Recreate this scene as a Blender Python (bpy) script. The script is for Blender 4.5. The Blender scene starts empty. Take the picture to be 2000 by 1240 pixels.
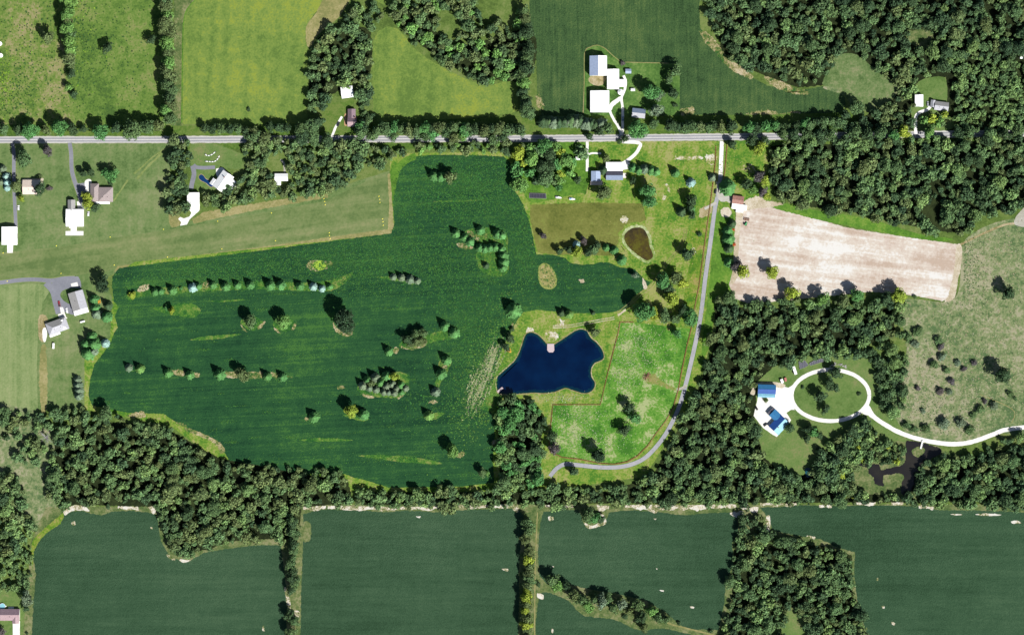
import bpy, math, random
import numpy as np
from mathutils import Vector, noise as mnoise

# ------------------------------------------------------------------ camera, sky, sun, exposure
scene = bpy.context.scene
COL = scene.collection
M = 0.5                                    # metres per photograph pixel
def W(px, py): return ((px - 1000.0) * M, (620.0 - py) * M)

CAM_H = 2500.0
cam = bpy.data.cameras.new('camera'); cam.sensor_width = 36.0; cam.lens = 36.0 * CAM_H / (2000 * M)
cam.clip_start = 10.0; cam.clip_end = 20000.0
camo = bpy.data.objects.new('camera', cam); COL.objects.link(camo); camo.location = (0, 0, CAM_H)
scene.camera = camo

SUN_EL, SUN_AZ = math.radians(44), math.radians(138)      # azimuth clockwise from north (+y)
world = bpy.data.worlds.new('World'); scene.world = world; world.use_nodes = True
wn = world.node_tree; bg = wn.nodes['Background']
sky = wn.nodes.new('ShaderNodeTexSky'); sky.sky_type = 'NISHITA'; sky.sun_disc = False
sky.sun_elevation = SUN_EL; sky.sun_rotation = SUN_AZ
wn.links.new(sky.outputs[0], bg.inputs[0]); bg.inputs[1].default_value = 0.05
sun = bpy.data.lights.new('sun', 'SUN'); sun.energy = 5.0; sun.angle = math.radians(0.5); sun.color = (1.0, 0.975, 0.93)
suno = bpy.data.objects.new('sun', sun); COL.objects.link(suno)
sdir = Vector((math.sin(SUN_AZ) * math.cos(SUN_EL), math.cos(SUN_AZ) * math.cos(SUN_EL), math.sin(SUN_EL)))
suno.rotation_euler = sdir.to_track_quat('Z', 'Y').to_euler(); suno.location = (0, 0, 300)
vs = scene.view_settings; vs.view_transform = 'Standard'; vs.look = 'None'; vs.gamma = 1.0; vs.use_curve_mapping = False
vs.exposure = 0.68
KK = 2.05                                  # picture brightness of a sunlit flat surface per unit of base colour

rng = random.Random(7); nr = np.random.default_rng(7)
# ------------------------------------------------------------------ helpers: colour, materials
def lin(c):
    c /= 255.0
    return c / 12.92 if c <= 0.04045 else ((c + 0.055) / 1.055) ** 2.4
def S(r, g, b, gain=1.0):                  # colour as seen in sunlight -> base colour
    return tuple(min(0.9, lin(v) / KK * gain) for v in (r, g, b)) + (1.0,)
def new_mat(name, rough=0.9, spec=0.1):
    m = bpy.data.materials.new(name); m.use_nodes = True
    b = m.node_tree.nodes['Principled BSDF']; b.inputs['Roughness'].default_value = rough
    b.inputs['Specular IOR Level'].default_value = spec
    return m, m.node_tree, b
def flat(name, c, rough=0.6, spec=0.3, metallic=0.0, var=0.08, scale=0.6):
    m, t, b = new_mat(name, rough, spec); b.inputs['Metallic'].default_value = metallic
    g = t.nodes.new('ShaderNodeNewGeometry'); n = t.nodes.new('ShaderNodeTexNoise'); n.inputs['Scale'].default_value = scale
    n.inputs['Detail'].default_value = 3
    t.links.new(g.outputs['Position'], n.inputs['Vector'])
    r = t.nodes.new('ShaderNodeValToRGB'); r.color_ramp.elements[0].position = 0.3; r.color_ramp.elements[1].position = 0.7
    r.color_ramp.elements[0].color = tuple(v * (1 - var * 1.5) for v in c[:3]) + (1,)
    r.color_ramp.elements[1].color = tuple(min(0.92, v * (1 + var)) for v in c[:3]) + (1,)
    t.links.new(n.outputs['Fac'], r.inputs[0]); t.links.new(r.outputs[0], b.inputs['Base Color'])
    return m
def ground(name, cols, big=0.02, mid=0.11, fine=0.55, w=(1.0, 0.8, 0.8), contrast=2.2, streak=None, bump=0.35, rough=0.95):
    """cols: seen colours dark->light. streak: (angle deg, along scale, across scale, weight)"""
    m, t, b = new_mat(name, rough, 0.03); L = t.links.new
    g = t.nodes.new('ShaderNodeNewGeometry')
    tot = None; layers = [(big, w[0], 3), (mid, w[1], 4), (fine, w[2], 4)]
    fine_n = None
    for i, (s, ww, d) in enumerate(layers):
        n = t.nodes.new('ShaderNodeTexNoise'); n.inputs['Scale'].default_value = s; n.inputs['Detail'].default_value = d
        n.inputs['Roughness'].default_value = 0.6
        o = t.nodes.new('ShaderNodeVectorMath'); o.operation = 'ADD'; o.inputs[1].default_value = (hash_off(name) * 7 + i * 131, hash_off(name) * 3, i * 17)
        L(g.outputs['Position'], o.inputs[0]); L(o.outputs[0], n.inputs['Vector'])
        if i == 2: fine_n = n
        a = t.nodes.new('ShaderNodeMath'); a.operation = 'MULTIPLY_ADD'; a.inputs[1].default_value = ww
        s0 = t.nodes.new('ShaderNodeMath'); s0.operation = 'SUBTRACT'; s0.inputs[1].default_value = 0.5
        L(n.outputs['Fac'], s0.inputs[0]); L(s0.outputs[0], a.inputs[0])
        if tot is None: a.inputs[2].default_value = 0.0
        else: L(tot.outputs[0], a.inputs[2])
        tot = a
    for st in ([streak] if streak and not isinstance(streak, list) else (streak or [])):
        mp = t.nodes.new('ShaderNodeMapping'); mp.vector_type = 'TEXTURE'
        mp.inputs['Rotation'].default_value = (0, 0, math.radians(st[0])); mp.inputs['Scale'].default_value = (1 / st[1], 1 / st[2], 1)
        L(g.outputs['Position'], mp.inputs[0])
        n = t.nodes.new('ShaderNodeTexNoise'); n.inputs['Scale'].default_value = 1.0; n.inputs['Detail'].default_value = 3
        L(mp.outputs[0], n.inputs['Vector'])
        s0 = t.nodes.new('ShaderNodeMath'); s0.operation = 'SUBTRACT'; s0.inputs[1].default_value = 0.5
        a = t.nodes.new('ShaderNodeMath'); a.operation = 'MULTIPLY_ADD'; a.inputs[1].default_value = st[3]
        L(n.outputs['Fac'], s0.inputs[0]); L(s0.outputs[0], a.inputs[0]); L(tot.outputs[0], a.inputs[2]); tot = a
    f = t.nodes.new('ShaderNodeMath'); f.operation = 'MULTIPLY_ADD'; f.inputs[1].default_value = contrast; f.inputs[2].default_value = 0.5
    L(tot.outputs[0], f.inputs[0])
    r = t.nodes.new('ShaderNodeValToRGB'); e = r.color_ramp.elements
    while len(e) < len(cols): e.new(0.5)
    for i, c in enumerate(cols):
        e[i].position = i / (len(cols) - 1); e[i].color = S(*c)
    L(f.outputs[0], r.inputs[0]); L(r.outputs[0], b.inputs['Base Color'])
    if bump:
        bp = t.nodes.new('ShaderNodeBump'); bp.inputs['Strength'].default_value = bump; bp.inputs['Distance'].default_value = 0.8
        L(fine_n.outputs['Fac'], bp.inputs['Height']); L(bp.outputs[0], b.inputs['Normal'])
    return m
def hash_off(s): return (sum((i + 3) * ord(ch) for i, ch in enumerate(s)) % 997)

# ------------------------------------------------------------------ helpers: objects
def link(name, me, parent=None):
    o = bpy.data.objects.new(name, me); COL.objects.link(o)
    if parent: o.parent = parent
    return o
def tag(o, label, cat, group=None):
    o['label'] = label; o['category'] = cat
    if group: o['group'] = group
    return o
def thing(name, label, cat, loc=(0, 0, 0), rz=0.0, group=None):
    o = bpy.data.objects.new(name, None); COL.objects.link(o); o.location = loc; o.rotation_euler = (0, 0, rz)
    o.empty_display_size = 0.5
    return tag(o, label, cat, group)
class MB:
    def __init__(s): s.v = []; s.f = []
    def add(s, vs, fs):
        k = len(s.v); s.v += [tuple(v) for v in vs]; s.f += [tuple(i + k for i in f) for f in fs]; return s
    def box(s, x0, x1, y0, y1, z0, z1):
        return s.add([(x0, y0, z0), (x1, y0, z0), (x1, y1, z0), (x0, y1, z0), (x0, y0, z1), (x1, y0, z1), (x1, y1, z1), (x0, y1, z1)],
                     [(0, 3, 2, 1), (4, 5, 6, 7), (0, 1, 5, 4), (1, 2, 6, 5), (2, 3, 7, 6), (3, 0, 4, 7)])
    def cyl(s, cx, cy, r, z0, z1, n=16, r1=None):
        r1 = r if r1 is None else r1; vs = []
        for i in range(n):
            a = 2 * math.pi * i / n; vs.append((cx + r * math.cos(a), cy + r * math.sin(a), z0))
        for i in range(n):
            a = 2 * math.pi * i / n; vs.append((cx + r1 * math.cos(a), cy + r1 * math.sin(a), z1))
        return s.add(vs, [tuple(range(n - 1, -1, -1)), tuple(range(n, 2 * n))] + [(i, (i + 1) % n, n + (i + 1) % n, n + i) for i in range(n)])
    def prism(s, pts, z0, z1):
        n = len(pts)
        if sum(pts[i][0] * pts[(i + 1) % n][1] - pts[(i + 1) % n][0] * pts[i][1] for i in range(n)) < 0: pts = pts[::-1]
        return s.add([(x, y, z0) for x, y in pts] + [(x, y, z1) for x, y in pts],
                     [tuple(range(n - 1, -1, -1)), tuple(range(n, 2 * n))] + [(i, (i + 1) % n, n + (i + 1) % n, n + i) for i in range(n)])
    def mesh(s, name, mat):
        me = bpy.data.meshes.new(name); me.from_pydata(s.v, [], s.f); me.materials.append(mat); me.update(); return me
    def build(s, name, mat, parent=None): return link(name, s.mesh(name, mat), parent)

PLACED = []
def next_z(pts, pad=2.0):
    """each sheet lies 4 mm above the highest sheet whose bounding box it overlaps"""
    x0 = min(p[0] for p in pts) - pad; x1 = max(p[0] for p in pts) + pad; y0 = min(p[1] for p in pts) - pad; y1 = max(p[1] for p in pts) + pad
    lv = 1 + max([q[4] for q in PLACED if q[0] < x1 and q[1] > x0 and q[2] < y1 and q[3] > y0], default=0)
    PLACED.append((x0, x1, y0, y1, lv)); return 0.004 * lv
def catmull(pts, closed=True, step=2.0):
    out = []; n = len(pts)
    for i in range(n if closed else n - 1):
        p0, p1, p2, p3 = (pts[(i - 1) % n], pts[i], pts[(i + 1) % n], pts[(i + 2) % n]) if closed else (pts[max(i - 1, 0)], pts[i], pts[i + 1], pts[min(i + 2, n - 1)])
        k = max(1, int(math.hypot(p2[0] - p1[0], p2[1] - p1[1]) / step))
        for j in range(k):
            t = j / k
            out.append(tuple(0.5 * (2 * p1[c] + (p2[c] - p0[c]) * t + (2 * p0[c] - 5 * p1[c] + 4 * p2[c] - p3[c]) * t * t + (3 * p1[c] - p0[c] - 3 * p2[c] + p3[c]) * t ** 3) for c in (0, 1)))
    if not closed: out.append(tuple(pts[-1]))
    return out
def lines(pts, step=3.0):
    out = []; n = len(pts)
    for i in range(n):
        p, q = pts[i], pts[(i + 1) % n]; k = max(1, int(math.hypot(q[0] - p[0], q[1] - p[1]) / step))
        out += [(p[0] + (q[0] - p[0]) * j / k, p[1] + (q[1] - p[1]) * j / k) for j in range(k)]
    return out
def rough_edge(pts, amp, seed=0.0):
    return [(x + amp * (mnoise.noise((x * 0.16, y * 0.16, seed)) + 0.8 * mnoise.noise((x * 0.6, y * 0.6, seed + 9))),
             y + amp * (mnoise.noise((x * 0.16, y * 0.16, seed + 40)) + 0.8 * mnoise.noise((x * 0.6, y * 0.6, seed + 49)))) for x, y in pts]
def sheet(name, pts, mat, smooth=True, amp=0.8, kind='structure'):
    """a ground patch given in photograph pixels"""
    p = catmull(pts, True, 1.2 if amp > 1 else 2.0) if smooth else (lines(pts, 2.0) if amp else pts)
    if amp: p = rough_edge(p, amp, hash_off(name) + len(pts))
    z = next_z(p); me = bpy.data.meshes.new(name)
    w = [W(*q) for q in p]
    if sum(w[i][0] * w[(i + 1) % len(w)][1] - w[(i + 1) % len(w)][0] * w[i][1] for i in range(len(w))) < 0: w = w[::-1]
    me.from_pydata([(x, y, z) for x, y in w], [], [tuple(range(len(w)))]); me.materials.append(mat); me.update()
    o = link(name, me); o['kind'] = kind
    return o
def ribbon(name, path, width, mat, smooth=True, amp=0.0, kind='structure', offset=0.0, gap=None):
    p = catmull(path, False, 3.0) if smooth else path
    z = next_z(p, width); vs = []; fs = []; n = len(p)
    for i, (x, y) in enumerate(p):
        a, b = p[max(i - 1, 0)], p[min(i + 1, n - 1)]; dx, dy = b[0] - a[0], b[1] - a[1]; L = math.hypot(dx, dy) or 1
        nx, ny = -dy / L, dx / L
        wl = width / 2 * (1 + amp * mnoise.noise((x * 0.2, y * 0.2, 3.3))); wr = width / 2 * (1 + amp * mnoise.noise((x * 0.2, y * 0.2, 8.8)))
        A = W(x + nx * (offset + wl), y + ny * (offset + wl)); B = W(x + nx * (offset - wr), y + ny * (offset - wr))
        vs += [(A[0], A[1], z), (B[0], B[1], z)]
        if i and not (gap and (i // gap) % 2): fs.append((2 * i - 2, 2 * i - 1, 2 * i + 1, 2 * i) )
    me = bpy.data.meshes.new(name); me.from_pydata(vs, [], fs)
    me.materials.append(mat); me.update()
    if me.polygons and me.polygons[0].normal.z < 0: me.flip_normals()
    o = link(name, me); o['kind'] = kind
    return o
def inside(x, y, poly):
    c = False; n = len(poly); j = n - 1
    for i in range(n):
        xi, yi = poly[i]; xj, yj = poly[j]
        if (yi > y) != (yj > y) and x < (xj - xi) * (y - yi) / (yj - yi) + xi: c = not c
        j = i
    return c
ORD = 'zeroth first second third fourth fifth sixth seventh eighth ninth tenth eleventh twelfth thirteenth fourteenth fifteenth sixteenth seventeenth eighteenth nineteenth twentieth'.split()
ORD += ['twenty-' + o for o in ORD[1:10]] + ['thirtieth'] + ['thirty-' + o for o in ORD[1:10]]

# ------------------------------------------------------------------ ground
MAT = {}
MAT['terrain'] = ground('terrain', [(88, 112, 55), (112, 138, 68), (136, 152, 88)])
MAT['hay'] = ground('hay', [(106, 136, 66), (124, 153, 73), (139, 163, 80), (158, 174, 74)], big=0.012, mid=0.12, fine=0.6, w=(0.9, 0.8, 1.0), streak=(88, 0.008, 0.07, 0.8), contrast=1.9)
MAT['pasture'] = ground('pasture', [(86, 118, 58), (108, 142, 64), (126, 154, 76), (150, 160, 96)], big=0.02, mid=0.14, contrast=2.3)
MAT['rough_pasture'] = ground('rough_pasture', [(94, 126, 60), (120, 150, 70), (140, 156, 86), (172, 166, 118)], big=0.03, mid=0.16, contrast=2.6)
MAT['crop'] = ground('crop', [(54, 83, 58), (64, 95, 68), (71, 102, 74), (82, 112, 82)], big=0.006, mid=0.1, fine=0.9, w=(0.9, 0.4, 1.2), streak=[(0, 0.02, 0.3, 0.5), (90, 0.01, 0.2, 0.08), (0, 0.004, 0.09, 0.5)], contrast=1.7, bump=1.0)
MAT['crop_ne'] = ground('crop_ne', [(56, 82, 50), (72, 102, 62), (82, 112, 66), (102, 126, 74)], big=0.012, mid=0.1, fine=0.8, w=(0.8, 0.6, 1.0), streak=[(90, 0.02, 0.4, 0.7)], contrast=2.0, bump=0.7)
MAT['crop_mid'] = ground('crop_mid', [(36, 75, 50), (47, 91, 56), (54, 100, 59), (78, 126, 62)], big=0.010, mid=0.12, fine=0.9, w=(1.0, 0.6, 1.0), streak=[(3, 0.012, 0.16, 0.7), (3, 0.005, 0.5, 0.6)], contrast=1.7, bump=0.6)
MAT['lawn_w'] = ground('lawn_w', [(98, 126, 72), (120, 146, 88), (136, 154, 100), (152, 162, 114)], big=0.018, mid=0.09, fine=0.45, streak=[(90, 0.01, 0.12, 0.6), (8, 0.01, 0.12, 0.4)], contrast=1.7)
MAT['airstrip'] = ground('airstrip', [(108, 132, 78), (126, 146, 90), (140, 154, 101), (156, 162, 112)], big=0.012, mid=0.07, fine=0.4, streak=(8.5, 0.006, 0.12, 1.1), contrast=1.6)
MAT['lawn_pale'] = ground('lawn_pale', [(124, 150, 92), (146, 166, 108), (158, 174, 118), (170, 180, 128)], big=0.012, mid=0.08, streak=(90, 0.008, 0.25, 0.9), contrast=1.5)
MAT['lawn'] = ground('lawn', [(86, 138, 50), (122, 160, 62), (148, 170, 76), (176, 178, 110)], big=0.02, mid=0.1, fine=0.5, w=(0.9, 1.0, 1.1), contrast=2.2, streak=(80, 0.01, 0.15, 0.6))
MAT['lawn_green'] = ground('lawn_green', [(76, 116, 46), (96, 142, 54), (112, 158, 60), (140, 170, 76)], big=0.02, mid=0.12, contrast=2.0)
MAT['paddock'] = ground('paddock', [(74, 130, 48), (96, 154, 58), (110, 166, 64), (134, 174, 84), (186, 198, 140)], big=0.018, mid=0.075, fine=0.5, w=(1.2, 1.5, 1.1), contrast=2.0)
MAT['brown_grass'] = ground('brown_grass', [(104, 114, 56), (122, 130, 64), (136, 140, 74), (144, 156, 78)], big=0.02, mid=0.1, streak=(0, 0.01, 0.1, 0.6), contrast=1.9)
MAT['meadow'] = ground('meadow', [(100, 127, 82), (131, 150, 100), (152, 163, 117), (182, 179, 146)], big=0.012, mid=0.13, fine=0.4, w=(1.2, 1.0, 1.1), contrast=2.3, bump=0.6)
MAT['ring_lawn'] = ground('ring_lawn', [(98, 128, 66), (114, 144, 78), (126, 150, 86), (146, 152, 100)], contrast=1.7, streak=(45, 0.01, 0.12, 0.4))
MAT['bare'] = ground('bare', [(214, 192, 173), (230, 213, 198), (241, 229, 214), (255, 252, 246)], big=0.016, mid=0.06, fine=0.4, streak=[(-8, 0.008, 0.13, 1.2), (-8, 0.03, 0.6, 0.4)], contrast=1.9, bump=0.2)
MAT['soil_lawn'] = ground('soil_lawn', [(124, 160, 60), (160, 168, 92), (204, 196, 150), (238, 230, 208), (250, 246, 236)], big=0.06, mid=0.28, fine=0.9, contrast=2.6)
MAT['soil_crop'] = ground('soil_crop', [(62, 110, 54), (124, 136, 76), (182, 170, 124), (216, 202, 168)], big=0.06, mid=0.28, fine=0.9, contrast=2.6)
MAT['sand_edge'] = ground('sand_edge', [(96, 118, 66), (160, 158, 110), (228, 216, 190), (250, 244, 230), (252, 248, 238)], big=0.05, mid=0.22, fine=0.8, contrast=2.6)
MAT['mown'] = ground('mown', [(132, 152, 86), (148, 164, 98), (160, 172, 110)], mid=0.2)
MAT['sand'] = ground('sand', [(196, 182, 150), (222, 208, 180), (242, 232, 212)], contrast=2.4, mid=0.2, fine=0.9)
MAT['dry_soil'] = ground('dry_soil', [(150, 140, 92), (186, 172, 128), (214, 198, 164)], contrast=2.4, mid=0.2, fine=0.9)
MAT['dry_grass'] = ground('dry_grass', [(142, 146, 90), (166, 162, 106), (188, 178, 128)], contrast=2.2, mid=0.2)
MAT['weedy'] = ground('weedy', [(84, 132, 44), (116, 154, 52), (146, 164, 70), (176, 164, 100)], contrast=2.4, mid=0.18, big=0.05)
MAT['forest_floor'] = ground('forest_floor', [(36, 44, 28), (50, 60, 36), (66, 78, 46)], mid=0.2)
MAT['under'] = ground('under', [(78, 112, 48), (104, 136, 60), (126, 146, 76)], mid=0.2)
MAT['asphalt'] = ground('asphalt', [(168, 168, 173), (182, 182, 187), (196, 196, 200)], w=(0.6, 0.5, 0.8), contrast=1.4, bump=0.1)
MAT['asphalt_dark'] = ground('asphalt_dark', [(142, 144, 154), (156, 158, 168), (172, 172, 182)], w=(0.8, 0.6, 0.6), contrast=1.6, bump=0.1)
MAT['shoulder'] = ground('shoulder', [(170, 170, 150), (206, 202, 188), (224, 222, 212)], contrast=2.0, fine=1.2, bump=0.1)
MAT['gravel'] = flat('gravel', (0.60, 0.585, 0.55, 1), rough=0.95, spec=0.05, var=0.10, scale=0.35)
MAT['paint'] = flat('road_paint', (0.58, 0.57, 0.53, 1))
MAT['concrete'] = flat('concrete', (0.62, 0.61, 0.58, 1), rough=0.85)
MAT['edge'] = ground('edge', [(84, 110, 62), (108, 128, 76), (134, 144, 94), (158, 158, 116)], big=0.04, mid=0.2, contrast=2.2)
MAT['yard'] = ground('yard', [(74, 108, 52), (92, 132, 64), (110, 148, 74), (140, 164, 94)], big=0.03, mid=0.12, contrast=2.0)
MAT['crop_weedy'] = ground('crop_weedy', [(44, 96, 50), (72, 126, 54), (104, 148, 62), (146, 158, 88)], big=0.05, mid=0.2, fine=0.8, contrast=2.4)
MAT['drive_pale'] = ground('drive_pale', [(172, 172, 180), (192, 192, 198), (208, 206, 210)], w=(0.8, 0.6, 0.8), contrast=1.7, bump=0.1)
MAT['clear_green'] = ground('clear_green', [(88, 116, 66), (108, 134, 80), (126, 148, 94), (152, 158, 114)], big=0.03, mid=0.2, contrast=2.0)
MAT['soil_worn'] = ground('soil_worn', [(104, 156, 60), (130, 160, 74), (158, 160, 92), (176, 164, 112)], mid=0.2, fine=0.8, contrast=2.2)
MAT['dirt'] = ground('dirt', [(128, 98, 52), (156, 124, 76), (180, 150, 104)], contrast=2.0, mid=0.3)

# the one sheet under everything
me = bpy.data.meshes.new('terrain'); me.from_pydata([(-4000, -4000, 0), (4000, -4000, 0), (4000, 4000, 0), (-4000, 4000, 0)], [], [(0, 1, 2, 3)])
me.materials.append(MAT['terrain']); o = link('terrain', me); o['kind'] = 'structure'

sheet('pasture', [(-60, -60), (128, -60), (126, 60), (128, 160), (140, 215), (140, 268), (-60, 268)], MAT['rough_pasture'], smooth=False)
sheet('pasture', [(128, -60), (325, -60), (325, 268), (140, 268), (140, 215), (128, 160), (126, 60)], MAT['pasture'], smooth=False)
sheet('hay_field', [(385, -60), (385, -4), (364, 18), (356, 40), (353, 80), (352, 238), (360, 243), (590, 243), (600, 236), (602, 130), (600, 92), (596, 78), (598, 52), (612, 30), (632, 6), (640, -60)], MAT['hay'], smooth=False)
sheet('hay_verge', [(340, -60), (388, -60), (386, -4), (366, 18), (358, 40), (355, 80), (354, 238), (356, 262), (340, 262)], MAT['edge'], smooth=False)
sheet('dry_grass_patch', [(600, 90), (597, 72), (600, 48), (616, 28), (640, -10), (690, -20), (665, 30), (640, 52), (618, 72), (608, 92)], MAT['dry_grass'])
sheet('hay_field', [(730, 238), (727, 150), (729, 82), (738, 62), (756, 52), (776, 56), (792, 72), (806, 92), (836, 116), (880, 140), (922, 160), (960, 168), (1010, 150), (1012, 212), (1000, 222), (900, 232), (800, 238)], MAT['hay'], smooth=False)
sheet('hay_field', [(712, -20), (752, 10), (790, -10), (800, -40), (712, -40)], MAT['hay'])
sheet('crop_field', [(1034, -60), (1368, -60), (1366, 20), (1368, 56), (1384, 78), (1404, 98), (1424, 128), (1462, 148), (1500, 168), (1560, 178), (1620, 166), (1650, 190), (1652, 206), (1638, 222), (1560, 222), (1470, 226), (1330, 224), (1190, 240), (1060, 232), (1050, 200), (1046, 80), (1034, 40)], MAT['crop_ne'], smooth=False)
for pts in ([(1366, 60), (1378, 62), (1400, 82), (1428, 116), (1470, 148), (1466, 154), (1440, 144), (1416, 126), (1398, 104), (1378, 84)],
            [(1500, 144), (1545, 168), (1580, 180), (1570, 186), (1530, 178), (1496, 158)], [(1330, 214), (1352, 210), (1356, 222), (1334, 228)],
            [(1052, 180), (1058, 196), (1064, 212), (1050, 210), (1046, 190)], [(1462, 220), (1500, 216), (1520, 222), (1500, 228), (1464, 226)], [(1520, 222), (1560, 218), (1558, 226), (1524, 228)]):
    sheet('dry_grass_patch', pts, MAT['soil_crop'], amp=2.6)
sheet('meadow', [(1608, 172), (1628, 160), (1634, 130), (1642, 112), (1664, 112), (1700, 140), (1750, 180), (1730, 210), (1700, 220), (1668, 205), (1652, 188)], MAT['meadow'])
sheet('farmyard_lawn', [(1141, 236), (1141, 104), (1150, 92), (1166, 88), (1182, 94), (1196, 106), (1214, 121), (1240, 122), (1300, 123), (1326, 126), (1328, 160), (1327, 225), (1330, 258), (1141, 258)], MAT['yard'], smooth=False)
sheet('road_verge', [(-60, 243), (350, 246), (700, 240), (1040, 226), (1330, 226), (1500, 224), (1660, 220), (1800, 250), (2060, 244), (2060, 282), (1500, 290), (-60, 292)], MAT['under'], smooth=False, amp=1.5)
# west lawns and the grass airstrip
sheet('lawn', [(-60, 278), (340, 278), (332, 320), (330, 420), (372, 432), (520, 398), (640, 374), (660, 366), (760, 334), (775, 460), (240, 524), (205, 545), (225, 600), (218, 680), (182, 720), (172, 790), (150, 800), (-60, 806)], MAT['lawn_w'], smooth=False)
sheet('airstrip', [(-60, 500), (120, 482), (225, 464), (330, 449), (430, 431), (540, 411), (640, 392), (690, 366), (758, 336), (768, 400), (766, 452), (640, 468), (500, 488), (330, 508), (232, 522), (200, 532), (-60, 560)], MAT['airstrip'], smooth=False, amp=0.8)
sheet('dry_verge', [(230, 520), (330, 505), (500, 484), (640, 464), (758, 448), (760, 400), (757, 340), (768, 336), (770, 456), (640, 474), (500, 494), (330, 514), (222, 530)], MAT['dry_grass'], smooth=False, amp=1.2)
sheet('dry_verge', [(376, 428), (398, 414), (470, 402), (540, 391), (640, 375), (640, 386), (520, 407), (420, 427), (378, 437)], MAT['dry_grass'], smooth=False, amp=1.5)
sheet('dry_verge', [(330, 418), (344, 408), (352, 424), (352, 440), (334, 443)], MAT['dry_grass'], amp=1.5)
sheet('hay_field', [(-60, 560), (0, 558), (60, 554), (84, 556), (96, 570), (84, 590), (74, 640), (72, 720), (74, 800), (-60, 806)], MAT['lawn_pale'], smooth=False)
sheet('dry_grass_patch', [(76, 618), (92, 620), (90, 655), (86, 668), (76, 660)], MAT['dry_soil'], amp=1.5)
sheet('dry_grass_patch', [(78, 690), (90, 680), (92, 790), (80, 800)], MAT['dry_grass'], amp=2)
sheet('meadow', [(-60, 800), (60, 800), (100, 830), (110, 880), (95, 940), (110, 990), (60, 1040), (30, 1000), (-60, 960)], MAT['meadow'])
sheet('lawn', [(-60, 1148), (40, 1148), (66, 1160), (62, 1250), (60, 1300), (-60, 1300)], MAT['ring_lawn'], smooth=False)
# central property
sheet('property_lawn', [(760, 300), (1000, 296), (1030, 276), (1500, 276), (1500, 330), (1506, 400), (1436, 412), (1432, 560), (1400, 600), (1380, 700), (1340, 800), (1260, 930), (1060, 960), (640, 960), (430, 900), (330, 830), (165, 800), (165, 700), (215, 660), (222, 540), (262, 512), (770, 456), (762, 332)], MAT['lawn'], smooth=False)
sheet('grove_lawn', [(1015, 280), (1146, 278), (1146, 372), (1130, 378), (1070, 392), (1040, 396), (1024, 380), (1004, 330)], MAT['lawn_green'])
sheet('rough_grass', [(1035, 400), (1150, 396), (1256, 398), (1262, 430), (1220, 446), (1205, 480), (1196, 500), (1140, 498), (1078, 497), (1050, 494), (1042, 460), (1036, 430)], MAT['brown_grass'], smooth=False, amp=1.5)
sheet('lawn_strip', [(1340, 470), (1352, 480), (1342, 540), (1336, 600), (1360, 600), (1370, 540), (1380, 470), (1388, 420), (1370, 420)], MAT['weedy'], amp=1.5)
sheet('drive_verge', [(1396, 420), (1432, 420), (1432, 560), (1400, 596), (1384, 680), (1370, 690), (1380, 600), (1392, 480)], MAT['lawn_green'])
CROP = [(806, 307), (840, 303), (920, 303), (984, 306), (996, 318), (1001, 340), (1005, 372), (1018, 392), (1030, 420), (1038, 450), (1044, 482), (1048, 497), (1080, 498), (1104, 504), (1114, 514), (1136, 517), (1160, 516), (1172, 512), (1190, 513), (1210, 522), (1240, 526), (1258, 545), (1272, 552), (1262, 562), (1236, 580), (1226, 602), (1190, 611), (1120, 612), (1050, 605), (1022, 610), (1010, 626), (1000, 645), (984, 672), (972, 704), (966, 730), (962, 752), (948, 790), (952, 800), (968, 812), (966, 850), (962, 900), (966, 942), (900, 950), (760, 952), (716, 938), (692, 932), (672, 925), (560, 925), (452, 905), (436, 880), (424, 860), (386, 842), (352, 830), (320, 808), (250, 806), (180, 792), (172, 772), (176, 742), (184, 712), (200, 692), (216, 668), (224, 648), (230, 640), (224, 618), (232, 600), (222, 588), (219, 560), (220, 540), (232, 524), (330, 511), (500, 491), (640, 472), (764, 456), (770, 440), (768, 400), (770, 360), (780, 330), (796, 312)]
sheet('crop_field', CROP, MAT['crop_mid'], smooth=False, amp=1.1)
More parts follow.
